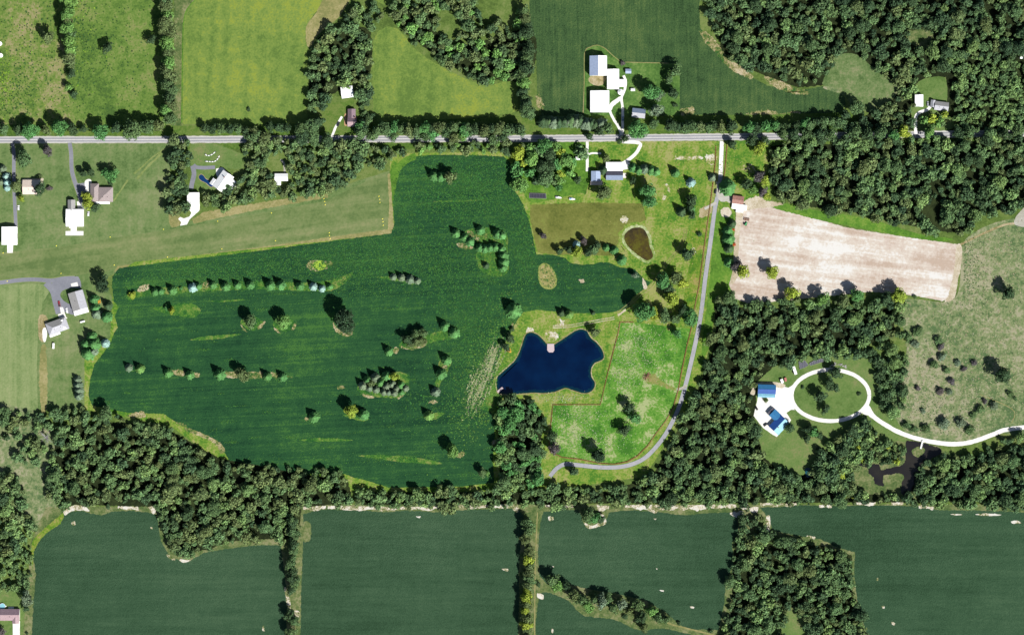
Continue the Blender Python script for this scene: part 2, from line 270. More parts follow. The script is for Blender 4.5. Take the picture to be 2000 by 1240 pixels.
# islands of grass and bare soil in the crop
sheet('bright_weed_verge', [(762, 336), (778, 318), (806, 300), (812, 310), (792, 322), (780, 340), (772, 370), (768, 380)], MAT['lawn_green'], amp=1.5)
def islands(name, mat, lst, amp=1.2):
    for pts in lst: sheet(name, pts, MAT[mat], amp=amp)
islands('grass_island', 'crop_weedy', [
    [(246, 578), (262, 572), (300, 562), (340, 561), (400, 556), (470, 550), (540, 550), (600, 552), (640, 548), (668, 540), (690, 532), (680, 546), (664, 560), (640, 569), (590, 568), (500, 565), (400, 569), (330, 574), (272, 580), (255, 588)],
    [(300, 602), (330, 596), (372, 592), (392, 606), (380, 620), (352, 618), (322, 612)],
    [(735, 542), (770, 540), (800, 545), (826, 550), (806, 556), (780, 550)],
    [(470, 630), (490, 616), (514, 630), (494, 646)], [(533, 634), (552, 616), (577, 632), (556, 648)],
    [(698, 760), (706, 748), (740, 735), (775, 726), (800, 734), (797, 755), (784, 776), (745, 776), (712, 772)],
    [(779, 674), (800, 660), (835, 655), (852, 648), (880, 644), (900, 655), (880, 662), (846, 668), (820, 680), (795, 682)],
    [(858, 705), (874, 695), (882, 706), (872, 730), (862, 745), (856, 760), (850, 748), (856, 728)],
    [(900, 460), (930, 445), (985, 452), (992, 490), (992, 530), (970, 540), (940, 530), (930, 500), (935, 478)],
    [(700, 890), (740, 888), (800, 892), (850, 900), (860, 906), (800, 904), (740, 896)],
    [(584, 859), (620, 855), (660, 856), (690, 860), (650, 862), (610, 862)],
    [(680, 810), (700, 815), (720, 818), (705, 822), (672, 812)], [(838, 812), (850, 806), (868, 806), (856, 816), (842, 820)],
    [(372, 664), (400, 657), (470, 652), (440, 660), (400, 664)], [(940, 796), (970, 740), (985, 765), (966, 800)],
    [(405, 589), (440, 586), (485, 585), (440, 590)], [(846, 394), (890, 391), (940, 391), (890, 395)]])
islands('bare_soil_patch', 'soil_crop', [
    [(650, 628), (658, 640), (675, 650), (690, 642), (684, 656), (668, 655), (654, 644)], [(784, 674), (794, 680), (812, 678), (834, 666), (828, 676), (806, 683), (786, 680)],
    [(862, 714), (872, 711), (872, 726), (864, 726)], [(772, 678), (778, 682), (776, 690), (766, 687)], [(708, 769), (730, 774), (728, 778), (712, 775)], [(776, 776), (786, 768), (788, 772), (780, 779)],
    [(836, 785), (852, 781), (854, 786), (840, 788)], [(892, 474), (906, 476), (924, 482), (912, 488), (896, 482)], [(916, 450), (936, 464), (930, 470), (914, 458)],
    [(336, 723), (358, 724), (358, 734), (338, 730)], [(378, 728), (388, 728), (388, 736), (380, 736)], [(438, 727), (462, 727), (462, 738), (440, 736)], [(486, 727), (512, 727), (512, 737), (488, 738)], [(532, 727), (570, 736), (560, 739), (534, 738)],
    [(960, 862), (976, 856), (974, 872), (962, 870)], [(348, 822), (366, 832), (356, 832), (344, 826)], [(596, 814), (603, 818), (600, 822), (594, 818)], [(274, 559), (290, 556), (288, 566), (268, 570)], [(396, 552), (408, 550), (408, 560), (398, 562)],
    [(598, 518), (610, 509), (650, 512), (640, 524), (618, 530), (604, 526)], [(470, 632), (476, 642), (484, 648), (474, 644)], [(502, 640), (516, 628), (515, 634), (506, 644)], [(535, 640), (546, 648), (548, 652), (538, 646)], [(570, 640), (579, 628), (577, 640), (570, 646)],
    [(890, 886), (906, 882), (904, 892), (892, 892)], [(660, 755), (670, 754), (672, 759), (662, 760)], [(250, 810), (280, 804), (282, 816), (252, 814)], [(362, 834), (400, 848), (426, 862), (440, 880), (430, 884), (420, 866), (390, 852), (364, 842)]], amp=2.2)
sheet('lime_weed_patch', [(610, 517), (618, 509), (630, 510), (637, 517), (632, 526), (620, 528), (612, 523)], flat('lime_weeds', S(176, 214, 66), var=0.15), amp=0.8)
islands('bare_soil_patch', 'sand', [[(1131, 546), (1139, 546), (1142, 552), (1134, 552)], [(1254, 544), (1260, 548), (1264, 562), (1258, 564)]], amp=1.5)
# the washed streaks east of the crop
# paddock, pond banks and yards
PAD = [(1211, 629), (1260, 632), (1350, 642), (1342, 675), (1332, 720), (1325, 760), (1315, 795), (1300, 822), (1282, 845), (1265, 870), (1245, 890), (1225, 901), (1200, 906), (1170, 904), (1130, 896), (1098, 892), (1076, 882), (1073, 865), (1076, 830), (1080, 790), (1172, 790), (1185, 738), (1198, 687), (1207, 650)]
sheet('paddock_grass', PAD, MAT['paddock'], smooth=False)
sheet('worn_track', [(1264, 735), (1276, 730), (1296, 745), (1322, 761), (1306, 759), (1285, 752), (1264, 748)], MAT['soil_worn'], amp=2.5)
islands('bare_soil_patch', 'soil_lawn', [[(1080, 636), (1100, 630), (1100, 638), (1082, 640)], [(1092, 622), (1104, 628), (1098, 631)], [(1066, 650), (1082, 648), (1092, 658), (1080, 668), (1068, 662)], [(1030, 640), (1040, 640), (1042, 650), (1030, 652)], [(1212, 426), (1222, 422), (1226, 432), (1216, 434)], [(1352, 484), (1360, 490), (1356, 498), (1350, 494)], [(1376, 306), (1396, 302), (1400, 318), (1386, 322)], [(1320, 306), (1370, 306), (1362, 311), (1322, 311)], [(1300, 360), (1306, 362), (1310, 376), (1304, 374)], [(1296, 380), (1300, 384), (1298, 392), (1294, 388)], [(1448, 324), (1468, 322), (1476, 334), (1460, 338), (1448, 334)], [(1300, 640), (1308, 642), (1306, 648)], [(1000, 630), (1008, 636), (1004, 642)]], amp=3.0)
sheet('sand_circle', [(1407, 414), (1412, 406), (1421, 405), (1428, 411), (1428, 419), (1421, 424), (1412, 423)], MAT['sand'], amp=1.5)
sheet('dirt_yard', [(1368, 408), (1382, 402), (1392, 404), (1388, 416), (1376, 424), (1366, 424)], MAT['dry_soil'], amp=2)
sheet('bare_field', [(1446, 408), (1500, 402), (1530, 412), (1580, 424), (1660, 446), (1760, 462), (1830, 471), (1872, 478), (1877, 500), (1870, 540), (1860, 580), (1840, 588), (1800, 580), (1760, 574), (1700, 570), (1640, 576), (1580, 582), (1530, 588), (1460, 592), (1436, 584), (1424, 556), (1434, 520), (1436, 480), (1440, 440)], MAT['bare'], smooth=False, amp=1.2)
sheet('field_margin', [(1440, 404), (1452, 408), (1446, 450), (1442, 500), (1440, 540), (1426, 556), (1432, 520), (1434, 470)], MAT['sand'], amp=1.0)
sheet('field_margin', [(1876, 478), (1880, 500), (1872, 545), (1862, 586), (1845, 590), (1852, 576), (1862, 535), (1866, 500), (1868, 480)], MAT['sand'], amp=1.5)
sheet('grass_strip', [(1500, 402), (1540, 398), (1600, 412), (1680, 424), (1740, 440), (1800, 458), (1860, 466), (1838, 472), (1780, 464), (1700, 450), (1620, 434), (1560, 420)], MAT['lawn_green'], amp=1.5)
sheet('yard_soil', [(1450, 396), (1478, 384), (1500, 392), (1530, 398), (1510, 404), (1476, 408), (1452, 410)], MAT['sand'], amp=2.5)
sheet('meadow', [(1884, 470), (1930, 440), (1990, 425), (2060, 420), (2060, 838), (1960, 846), (1900, 866), (1850, 866), (1770, 850), (1720, 810), (1770, 690), (1760, 590), (1860, 586), (1878, 510)], MAT['meadow'])
sheet('ring_yard', [(1470, 740), (1560, 700), (1640, 690), (1720, 690), (1740, 800), (1780, 870), (1700, 880), (1600, 930), (1540, 950), (1480, 880), (1460, 800)], MAT['ring_lawn'])
sheet('wet_meadow', [(1680, 860), (1800, 866), (1840, 880), (1880, 890), (1900, 900), (1850, 960), (1800, 975), (1700, 975), (1660, 930), (1640, 890)], MAT['edge'], amp=2)
# southern crop fields
sheet('field_edge', [(90, 990), (300, 988), (600, 985), (1050, 985), (1440, 985), (2060, 985), (2060, 1300), (40, 1300), (60, 1060)], MAT['edge'], smooth=False, amp=2)
S1 = [(122, 1004), (134, 1000), (160, 997), (176, 1002), (200, 1006), (220, 998), (260, 997), (290, 1000), (306, 1006), (310, 1030), (314, 1056), (330, 1084), (356, 1096), (372, 1094), (400, 1078), (440, 1072), (500, 1064), (548, 1064), (556, 1120), (560, 1160), (560, 1300), (60, 1300), (64, 1200), (70, 1120), (62, 1070), (84, 1042), (108, 1024)]
S2 = [(592, 1004), (620, 996), (650, 994), (700, 996), (750, 1000), (790, 996), (850, 1000), (900, 996), (960, 994), (1010, 992), (1022, 1006), (1028, 1040), (1018, 1060), (1014, 1100), (1012, 1300), (586, 1300), (588, 1160), (592, 1060)]
S3 = [(1058, 1000), (1100, 994), (1130, 996), (1140, 1020), (1160, 1030), (1180, 1022), (1190, 1000), (1230, 996), (1290, 1000), (1340, 1006), (1380, 1002), (1426, 1000), (1440, 1004), (1442, 1040), (1430, 1060), (1432, 1100), (1418, 1140), (1414, 1180), (1404, 1230), (1340, 1228), (1300, 1196), (1260, 1172), (1200, 1158), (1150, 1150), (1118, 1142), (1086, 1136), (1068, 1140), (1054, 1124), (1050, 1080), (1052, 1040)]
S4 = [(1484, 990), (1520, 990), (1560, 986), (1620, 988), (1700, 986), (1790, 988), (1840, 996), (1900, 996), (1960, 998), (2060, 1004), (2060, 1300), (1705, 1300), (1690, 1230), (1674, 1170), (1668, 1120), (1670, 1078), (1640, 1070), (1600, 1052), (1560, 1046), (1510, 1036), (1500, 1010)]
S5 = [(1058, 1156), (1090, 1156), (1112, 1170), (1130, 1188), (1150, 1196), (1190, 1200), (1230, 1218), (1262, 1228), (1300, 1226), (1350, 1236), (1400, 1250), (1400, 1300), (1040, 1300), (1046, 1220), (1050, 1180)]
for s in (S1, S2, S3, S4, S5): sheet('crop_field', s, MAT['crop'], smooth=False, amp=1.4)
# bright sandy margins at the wood's foot
def margin(x0, x1, y0, y1, th, seed):
    r = random.Random(seed); xs = list(range(int(x0), int(x1), 4)); top = []; bot = []
    for i, x in enumerate(xs):
        y = y0 + (y1 - y0) * i / max(1, len(xs) - 1); e = math.sin(math.pi * (i + .3) / len(xs)) ** .5
        k = th * e * max(0.0, 0.55 + 1.5 * mnoise.noise((x * 0.045, seed, 0)) + 0.5 * mnoise.noise((x * 0.2, seed, 5))) + .3
        top.append((x, y - 4 - r.random())); bot.append((x, y + k + r.uniform(-.6, .6)))
    sheet('sandy_margin', top + bot[::-1], MAT['sand_edge'], smooth=False, amp=1.4)
for a in ((592, 640, 992, 992, 7, 1), (640, 780, 992, 994, 4, 2), (780, 1015, 994, 989, 3, 3), (1064, 1122, 990, 990, 2, 4), (1166, 1192, 990, 992, 9, 5), (1222, 1386, 990, 990, 11, 6), (1386, 1440, 990, 988, 5, 7), (1484, 1560, 986, 985, 4, 8), (1600, 1628, 990, 990, 4, 9), (1670, 1712, 984, 984, 3, 10), (1795, 1825, 990, 994, 5, 11), (1740, 1765, 984, 984, 2, 12), (230, 272, 992, 994, 4, 13), (288, 308, 988, 992, 10, 14)): margin(*a)
islands('sandy_patch', 'sand_edge', [[(124, 1000), (134, 990), (150, 986), (166, 988), (174, 998), (160, 996), (140, 998), (128, 1006)], [(1426, 1002), (1440, 998), (1452, 998), (1450, 1010), (1436, 1010)], [(1446, 984), (1458, 982), (1462, 992), (1450, 994)], [(1172, 1004), (1180, 1006), (1184, 1022), (1168, 1028), (1150, 1032), (1140, 1020), (1156, 1026), (1172, 1018)], [(1464, 992), (1480, 990), (1478, 1000), (1468, 1000)], [(1496, 1010), (1504, 1008), (1503, 1036), (1496, 1038)], [(326, 1082), (340, 1088), (342, 1094), (330, 1090)], [(350, 1092), (372, 1094), (358, 1098)], [(140, 1020), (146, 1018), (147, 1025), (142, 1026)], [(294, 1029), (298, 1029), (298, 1033), (294, 1032)], [(1856, 1003), (1880, 1004), (1870, 1006)], [(1904, 1004), (1930, 1002), (1956, 1005), (1930, 1007)], [(1974, 1018), (1986, 1016), (1994, 1021), (1980, 1022)], [(980, 1110), (992, 1110), (992, 1115), (984, 1113)], [(1071, 1009), (1076, 1008), (1076, 1016), (1072, 1017)], [(1077, 1009), (1081, 1009), (1081, 1016), (1078, 1016)], [(1288, 1152), (1296, 1152), (1296, 1155), (1290, 1154)], [(1347, 1184), (1356, 1184), (1355, 1187), (1349, 1187)], [(1722, 1183), (1728, 1183), (1727, 1188), (1724, 1187)], [(1742, 1214), (1748, 1216), (1747, 1221), (1742, 1218)], [(1712, 1128), (1715, 1128), (1715, 1134), (1712, 1133)], [(812, 1008), (822, 1008), (820, 1011)], [(556, 1146), (564, 1160), (568, 1190), (562, 1186), (558, 1164)], [(1050, 1158), (1062, 1162), (1060, 1170), (1050, 1166)], [(1576, 1046), (1592, 1048), (1590, 1052), (1578, 1051)], [(576, 1190), (586, 1196), (582, 1206), (574, 1200)], [(1000, 992), (1014, 990), (1010, 1000)], [(513, 1221), (516, 1221), (516, 1232), (513, 1231)], [(1276, 1012), (1282, 1012), (1281, 1015)], [(1078, 1105), (1083, 1105), (1082, 1108)], [(1281, 1109), (1284, 1109), (1284, 1112)], [(1078, 1226), (1081, 1228), (1080, 1236), (1077, 1234)]], amp=1.0)
sheet('field_track', [(1046, 990), (1062, 990), (1054, 1030), (1050, 1100), (1050, 1140), (1046, 1170), (1046, 1300), (1036, 1300), (1040, 1100), (1034, 1060)], MAT['edge'], amp=1.2)
ribbon('wheel_track', [(1050, 1000), (1047, 1060), (1045, 1130), (1044, 1250)], 2, MAT['dry_grass'], amp=0.5)
ribbon('grass_lane', [(1060, 1148), (1110, 1168), (1140, 1196), (1200, 1206), (1250, 1226), (1290, 1222), (1340, 1232), (1400, 1244)], 8, MAT['edge'], amp=0.6)
ribbon('wheel_track', [(1260, 1190), (1300, 1214), (1340, 1226), (1405, 1242)], 3, MAT['dry_grass'], amp=0.6)
sheet('bright_weed_verge', [(592, 1020), (606, 1022), (606, 1052), (592, 1056)], MAT['edge'], amp=1.5)
sheet('bright_weed_verge', [(62, 1062), (84, 1034), (110, 1012), (124, 1002), (118, 1022), (90, 1042), (68, 1072), (64, 1110)], MAT['weedy'], amp=1.5)
sheet('wood_floor', [(1372, -60), (2060, -60), (2060, 250), (1850, 258), (1848, 150), (1785, 165), (1785, 255), (1660, 250), (1740, 190), (1680, 140), (1660, 116), (1640, 116), (1620, 166), (1560, 172), (1460, 135), (1410, 100)], MAT['forest_floor'], smooth=False, amp=2)
sheet('meadow_clearing', [(1606, 164), (1622, 134), (1634, 110), (1668, 106), (1704, 130), (1730, 148), (1752, 168), (1748, 190), (1722, 206), (1700, 216), (1668, 207), (1652, 190), (1630, 172)], MAT['clear_green'], amp=1.5)
islands('clearing', 'edge', [[(1765, 72), (1790, 58), (1822, 62), (1822, 76), (1812, 92), (1812, 106), (1798, 98), (1778, 84)]])
sheet('clearing', [(1788, 168), (1838, 150), (1850, 170), (1850, 215), (1862, 250), (1786, 256)], MAT['ring_lawn'])
sheet('wood_floor', [(1505, 285), (2060, 272), (2060, 400), (1905, 415), (1900, 450), (1850, 455), (1775, 440), (1700, 420), (1630, 412), (1545, 398), (1512, 370)], MAT['forest_floor'], smooth=False, amp=2)
sheet('wood_floor', [(1395, 600), (1470, 600), (1600, 604), (1740, 600), (1750, 650), (1690, 675), (1600, 690), (1530, 700), (1478, 745), (1474, 820), (1490, 890), (1540, 935), (1590, 920), (1650, 960), (1800, 975), (1860, 900), (2060, 860), (2060, 992), (1900, 980), (700, 985), (700, 962), (1000, 960), (1200, 960), (1280, 920), (1330, 830), (1380, 720), (1400, 660)], MAT['forest_floor'], smooth=False, amp=2)
sheet('wood_floor', [(110, 830), (240, 824), (330, 840), (430, 895), (560, 920), (680, 940), (690, 982), (590, 990), (580, 1050), (460, 1056), (360, 1084), (330, 1060), (315, 990), (130, 985), (100, 960)], MAT['forest_floor'], smooth=False, amp=2)
sheet('wood_floor', [(1435, 1060), (1600, 1064), (1664, 1084), (1664, 1160), (1690, 1240), (1600, 1260), (1590, 1180), (1540, 1185), (1500, 1260), (1425, 1260)], MAT['forest_floor'], smooth=False, amp=2)
sheet('clearing', [(1545, 1192), (1585, 1195), (1590, 1300), (1505, 1300), (1510, 1215)], MAT['ring_lawn'], amp=1.5)
sheet('wood_floor', [(612, 95), (650, 60), (720, 60), (722, 150), (690, 160), (640, 190), (605, 200)], MAT['forest_floor'], amp=2)
sheet('wood_floor', [(775, 30), (840, 10), (850, 60), (900, 90), (1035, 60), (1035, 150), (960, 155), (880, 125), (810, 78)], MAT['forest_floor'], amp=2)
sheet('wood_floor', [(978, 795), (1000, 778), (1040, 786), (1058, 815), (1056, 880), (1050, 935), (1000, 948), (978, 930), (974, 860)], MAT['forest_floor'], amp=2)
sheet('front_garden', [(374, 280), (420, 282), (470, 300), (500, 315), (470, 330), (440, 330), (425, 345), (424, 375), (392, 378), (376, 340)], MAT['ring_lawn'], amp=1.5)
sheet('clearing', [(640, 205), (668, 200), (694, 196), (682, 214), (676, 250), (660, 266), (640, 262), (630, 235)], MAT['under'], amp=1)

# ------------------------------------------------------------------ roads and drives
ROAD = [(-60, 273.5), (330, 273), (520, 272.3), (1000, 271), (1250, 269.3), (1480, 267), (1640, 265), (1800, 263), (2060, 260)]
ribbon('road_shoulder', ROAD, 14.2, MAT['shoulder'], amp=0.16)
ribbon('road', ROAD, 11.5, MAT['asphalt'])
for off in (-5.0, 5.0): ribbon('road_edge_line', ROAD, 0.7, MAT['paint'], offset=off)
ribbon('road_centre_line', ROAD, 0.9, MAT['paint'])
DRIVE = [(1410, 276), (1409, 300), (1407, 345), (1402, 380), (1396, 410), (1388, 470), (1378, 540), (1368, 620), (1356, 680), (1342, 740), (1328, 790), (1310, 830), (1290, 862), (1262, 892), (1235, 906), (1205, 912), (1170, 912), (1130, 908), (1105, 906), (1088, 914), (1074, 930)]
ribbon('private_drive', DRIVE, 9.5, MAT['lawn_green'], amp=0.3)
ribbon('private_drive', DRIVE, 8.0, MAT['drive_pale'], amp=0.06)
ribbon('gravel_entrance', [(1410, 276), (1409, 300), (1407, 345)], 7.5, MAT['gravel'])
ribbon('gravel_entrance', [(1405, 355), (1408, 385), (1418, 388), (1430, 392)], 12, MAT['shoulder'], amp=0.4)
ribbon('paddock_entrance', [(1342, 752), (1332, 758), (1322, 761)], 5, MAT['shoulder'])
ribbon('drive_spur', [(1398, 396), (1388, 402), (1376, 408)], 5, MAT['shoulder'], amp=0.4)
ribbon('white_drive', [(1147, 277), (1147, 300), (1147, 335)], 5.5, MAT['gravel'], amp=0.2)
ribbon('white_drive', [(1147, 306), (1154, 300), (1174, 300)], 3.5, MAT['gravel'], amp=0.2)
ribbon('white_drive', [(1215, 277), (1249, 280), (1247, 292), (1240, 302), (1228, 312), (1216, 320)], 6.5, MAT['gravel'])
sheet('concrete_pad', [(1214, 316), (1230, 318), (1230, 330), (1216, 332)], MAT['concrete'], smooth=False, amp=0)
ribbon('farm_drive', [(1214, 264), (1208, 248), (1200, 236), (1193, 222), (1190, 212)], 5, MAT['gravel'], amp=0.2)
ribbon('farm_drive', [(1190, 214), (1196, 204), (1206, 196), (1214, 192)], 8, MAT['gravel'], amp=0.3)
ribbon('farm_drive', [(1216, 262), (1216, 240), (1216, 212), (1214, 192), (1220, 176), (1222, 160), (1218, 148)], 5, MAT['gravel'], amp=0.3)
sheet('bare_soil_patch', [(1152, 150), (1182, 150), (1180, 162), (1168, 168), (1152, 162)], MAT['dry_soil'], amp=1.5)
for p in ([(1139, 222), (1141, 160), (1142, 104), (1154, 92), (1168, 89), (1182, 95)], [(1182, 95), (1196, 108), (1212, 121)], [(1222, 122), (1260, 123), (1306, 124)]): ribbon('mown_margin', p, 1.6, MAT['dry_grass'], amp=0.6)
ribbon('white_drive', [(648, 268), (655, 250), (661, 240), (668, 228)], 4.5, MAT['gravel'], amp=0.2)
sheet('garden_patio', [(673, 223), (678, 222), (677, 232), (679, 244), (673, 246), (672, 234)], flat('clay_patio', S(222, 176, 132)), amp=0.6)
ribbon('drive_edge', [(24, 279), (27, 300), (27, 340), (28, 380), (30, 420), (31, 444)], 9.2, MAT['mown'], amp=0.1)
ribbon('drive', [(24, 279), (27, 300), (27, 340), (28, 380), (30, 420), (31, 444)], 7, MAT['asphalt_dark'])
ribbon('drive_edge', [(136, 279), (139, 300), (140, 330), (145, 352), (153, 375), (159, 396), (162, 410)], 10.2, MAT['mown'], amp=0.1)
ribbon('drive', [(136, 279), (139, 300), (140, 330), (145, 352), (153, 375), (159, 396), (162, 410)], 8, MAT['asphalt_dark'])
sheet('drive', [(143, 350), (152, 358), (168, 359), (168, 378), (160, 384), (152, 376)], MAT['asphalt_dark'], amp=0.4)
sheet('concrete_pad', [(166, 354), (178, 352), (178, 379), (172, 379), (167, 372)], MAT['gravel'], amp=0.3)
sheet('concrete_pad', [(150, 394), (155, 393), (160, 409), (152, 409)], MAT['gravel'], smooth=False, amp=0)
sheet('concrete_apron', [(135, 442), (150, 442), (150, 451.5), (163, 451.5), (163, 460), (128, 460), (128, 451.5), (138, 451.5), (138, 446), (135, 446)], MAT['gravel'], smooth=False, amp=0)
sheet('concrete_apron', [(14, 476), (26, 476), (25, 494), (14, 494)], MAT['gravel'], smooth=False, amp=0)
sheet('concrete_pad', [(42, 352), (50, 349), (70, 349), (84, 348), (84, 356), (80, 366), (44, 362)], MAT['sand'], amp=0.4)
ribbon('drive_edge', [(-60, 558), (0, 552), (40, 547), (70, 546), (100, 548), (125, 544), (146, 543)], 10.2, MAT['mown'], amp=0.1)
ribbon('drive', [(-60, 558), (0, 552), (40, 547), (70, 546), (100, 548), (125, 544), (146, 543)], 8, MAT['asphalt_dark'])
ribbon('drive', [(90, 552), (104, 568), (110, 590), (116, 612)], 14, MAT['asphalt_dark'])
sheet('drive', [(104, 548), (146, 540), (155, 544), (158, 562), (140, 562), (122, 568), (118, 578), (128, 590), (148, 600), (150, 614), (140, 614), (128, 610), (112, 604), (106, 580)], MAT['asphalt_dark'], amp=0.4)
sheet('concrete_pad', [(138, 554), (151, 551), (153, 560), (140, 561)], MAT['gravel'], smooth=False, amp=0)
sheet('concrete_pad', [(117, 600), (123, 600), (129, 619), (132, 622), (115, 620), (113, 614), (119, 612)], MAT['gravel'], smooth=False, amp=0)
sheet('concrete_path', [(83, 644), (90, 640), (92, 654), (88, 668), (84, 664)], MAT['gravel'], amp=0.4)
ribbon('drive', [(378, 322), (384, 327), (400, 328), (420, 327)], 7, MAT['asphalt_dark'])
ribbon('drive', [(376, 324), (379, 340), (375, 358), (373, 370)], 9, MAT['asphalt_dark'])
sheet('concrete_pad', [(422, 330), (434, 327), (440, 332), (426, 350), (422, 340)], MAT['concrete'], smooth=False, amp=0)
sheet('concrete_apron', [(367, 398), (390, 398), (390, 410), (388, 413), (382, 418), (370, 429), (365, 439), (352, 441), (354, 434), (348, 428), (352, 424), (359, 427), (370, 423), (374, 416), (369, 408)], MAT['gravel'], smooth=False, amp=0.4)
ribbon('garden_walk', [(548, 312), (554, 318), (556, 330), (556, 338)], 4, MAT['shoulder'])
ribbon('drive', [(1789, 264), (1788, 244), (1789, 228), (1796, 220), (1812, 214), (1818, 206)], 6, MAT['concrete'])
sheet('concrete_pad', [(25, 1212), (39, 1212), (38, 1300), (25, 1300)], MAT['gravel'], smooth=False, amp=0)
sheet('concrete_pad', [(16, 1184), (27, 1184), (27, 1190), (16, 1190)], MAT['concrete'], smooth=False, amp=0)
ring = [(1622 + 76 * math.cos(a), 772 + 50 * math.sin(a)) for a in [2 * math.pi * i / 40 for i in range(41)]]
ribbon('gravel_ring_drive', ring, 7.5, MAT['gravel'], amp=0.15, smooth=False)
ribbon('gravel_drive', [(1690, 800), (1704, 812), (1724, 826), (1752, 842), (1790, 856), (1830, 864), (1866, 867), (1900, 862), (1940, 848), (1970, 838), (2060, 828)], 8.5, MAT['gravel'], amp=0.15)
sheet('gravel_drive', [(1692, 788), (1698, 792), (1706, 806), (1716, 818), (1700, 812), (1684, 806)], MAT['gravel'], amp=0.4)
sheet('gravel_yard', [(1480, 776), (1514, 768), (1514, 754), (1526, 754), (1540, 757), (1550, 750), (1548, 775), (1552, 800), (1545, 800), (1536, 806), (1545, 820), (1540, 828), (1517, 853), (1508, 848), (1490, 835), (1472, 812), (1477, 790)], MAT['gravel'], smooth=False, amp=0.4)
sheet('gravel_yard', [(1470, 757), (1480, 747), (1512, 746), (1524, 748), (1534, 752), (1526, 758), (1500, 752), (1478, 752), (1474, 770), (1466, 768)], MAT['sand'], amp=1.0)
ribbon('dirt_track', [(1876, 478), (1900, 466), (1930, 452), (1960, 440), (1985, 436), (2060, 430)], 4, MAT['dry_soil'], amp=0.3)
sheet('dirt_track', [(1984, 440), (1982, 428), (1994, 412), (2010, 400), (2010, 440)], MAT['shoulder'], amp=0.6)
for off in (-2.2, 2.2): ribbon('wheel_track', [(1339, 448), (1336, 466), (1326, 486), (1306, 510), (1290, 532), (1272, 560), (1252, 574), (1222, 600), (1206, 612)], 1.3, MAT['dry_grass'], offset=off, amp=0.5)
for off in (-2, 2): ribbon('wheel_track', [(1080, 638), (1110, 637), (1150, 630), (1200, 621)], 1.3, MAT['sand'], offset=off, amp=0.6)
ribbon('wheel_track', [(1207, 616), (1222, 605)], 4, MAT['sand'], amp=0.5)
ribbon('mown_track', [(388, -6), (366, 18), (359, 42), (357, 80), (355, 240)], 2.2, MAT['lawn_green'], amp=0.5)
ribbon('mown_track', [(332, 286), (300, 306), (262, 340)], 3.0, MAT['mown'], amp=0.9)
ribbon('mown_track', [(250, 352), (236, 372), (222, 392)], 3.0, MAT['mown'], amp=0.9)
ribbon('mown_track', [(316, 300), (290, 324), (268, 350)], 4.0, MAT['mown'], amp=0.9)
ribbon('mown_track', [(1914, 770), (1978, 800), (1976, 826)], 1.5, MAT['dry_grass'], amp=0.5)
FENCE = [(1237, 629), (1211, 629), (1207.5, 650), (1197.5, 687.5), (1185, 737.5), (1172.5, 790), (1080, 790), (1077.5, 810), (1075, 840), (1073, 865), (1075, 882), (1097.5, 892.5), (1130, 896), (1170, 904), (1200, 906), (1225, 901), (1245, 890), (1265, 870), (1282, 845), (1300, 822), (1315, 795), (1325, 760), (1332, 720), (1342, 675), (1350, 642), (1355, 610), (1365, 560), (1375, 485), (1385, 415), (1392, 360), (1397, 315), (1398, 285)]
ribbon('worn_fence_line', FENCE, 2.3, MAT['dirt'], smooth=False, amp=0.5)
ribbon('worn_fence_line', [(1420, 285), (1417, 320), (1414, 345)], 2.4, MAT['dirt'], smooth=False, amp=0.5)

# ------------------------------------------------------------------ water
def water(name, c, rough=0.12, spec=0.35, c2=None):
    m, t, b = new_mat(name, rough, spec); c2 = c2 or tuple(v * 1.35 for v in c[:3]) + (1,)
    n = t.nodes.new('ShaderNodeTexNoise'); n.inputs['Scale'].default_value = 0.8; g = t.nodes.new('ShaderNodeNewGeometry')
    bp = t.nodes.new('ShaderNodeBump'); bp.inputs['Strength'].default_value = 0.12
    t.links.new(g.outputs['Position'], n.inputs['Vector']); t.links.new(n.outputs['Fac'], bp.inputs['Height']); t.links.new(bp.outputs[0], b.inputs['Normal'])
    n2 = t.nodes.new('ShaderNodeTexNoise'); n2.inputs['Scale'].default_value = 0.045; n2.inputs['Detail'].default_value = 4; t.links.new(g.outputs['Position'], n2.inputs['Vector'])
    r = t.nodes.new('ShaderNodeValToRGB'); r.color_ramp.elements[0].position = 0.35; r.color_ramp.elements[1].position = 0.68; r.color_ramp.elements[0].color = c; r.color_ramp.elements[1].color = c2
    t.links.new(n2.outputs['Fac'], r.inputs[0]); t.links.new(r.outputs[0], b.inputs['Base Color'])
    return m
P3 = lambda lst, s, x0, y0: [(x0 + x / s, y0 + y / s) for x, y in lst]
POND = P3([(480, 215), (540, 203), (620, 232), (700, 310), (745, 358), (800, 372), (850, 362), (930, 310), (1030, 245), (1130, 180), (1215, 160), (1285, 190), (1330, 270), (1400, 330), (1470, 410), (1505, 490), (1503, 552), (1440, 588), (1390, 608), (1350, 660), (1335, 720), (1345, 800), (1385, 870), (1385, 930), (1340, 990), (1270, 1015), (1200, 1008), (1080, 970), (1000, 948), (920, 970), (840, 1000), (720, 1015), (560, 1010), (440, 1018), (300, 1030), (110, 1020), (78, 960), (65, 880), (80, 800), (140, 740), (270, 625), (330, 560), (380, 460), (420, 340), (450, 255)], 6.8875, 960, 620)
def grow(pts, d):
    cx = sum(p[0] for p in pts) / len(pts); cy = sum(p[1] for p in pts) / len(pts); n = len(pts); out = []
    area = sum(pts[i][0] * pts[(i + 1) % n][1] - pts[(i + 1) % n][0] * pts[i][1] for i in range(n))
    sg = 1 if area > 0 else -1
    for i in range(n):
        a, b = pts[i - 1], pts[(i + 1) % n]; dx, dy = b[0] - a[0], b[1] - a[1]; L = math.hypot(dx, dy) or 1
        out.append((pts[i][0] + sg * dy / L * d, pts[i][1] - sg * dx / L * d))
    return out
sheet('pond_bank', grow(POND, 2.0), MAT['dry_soil'], amp=0.9)
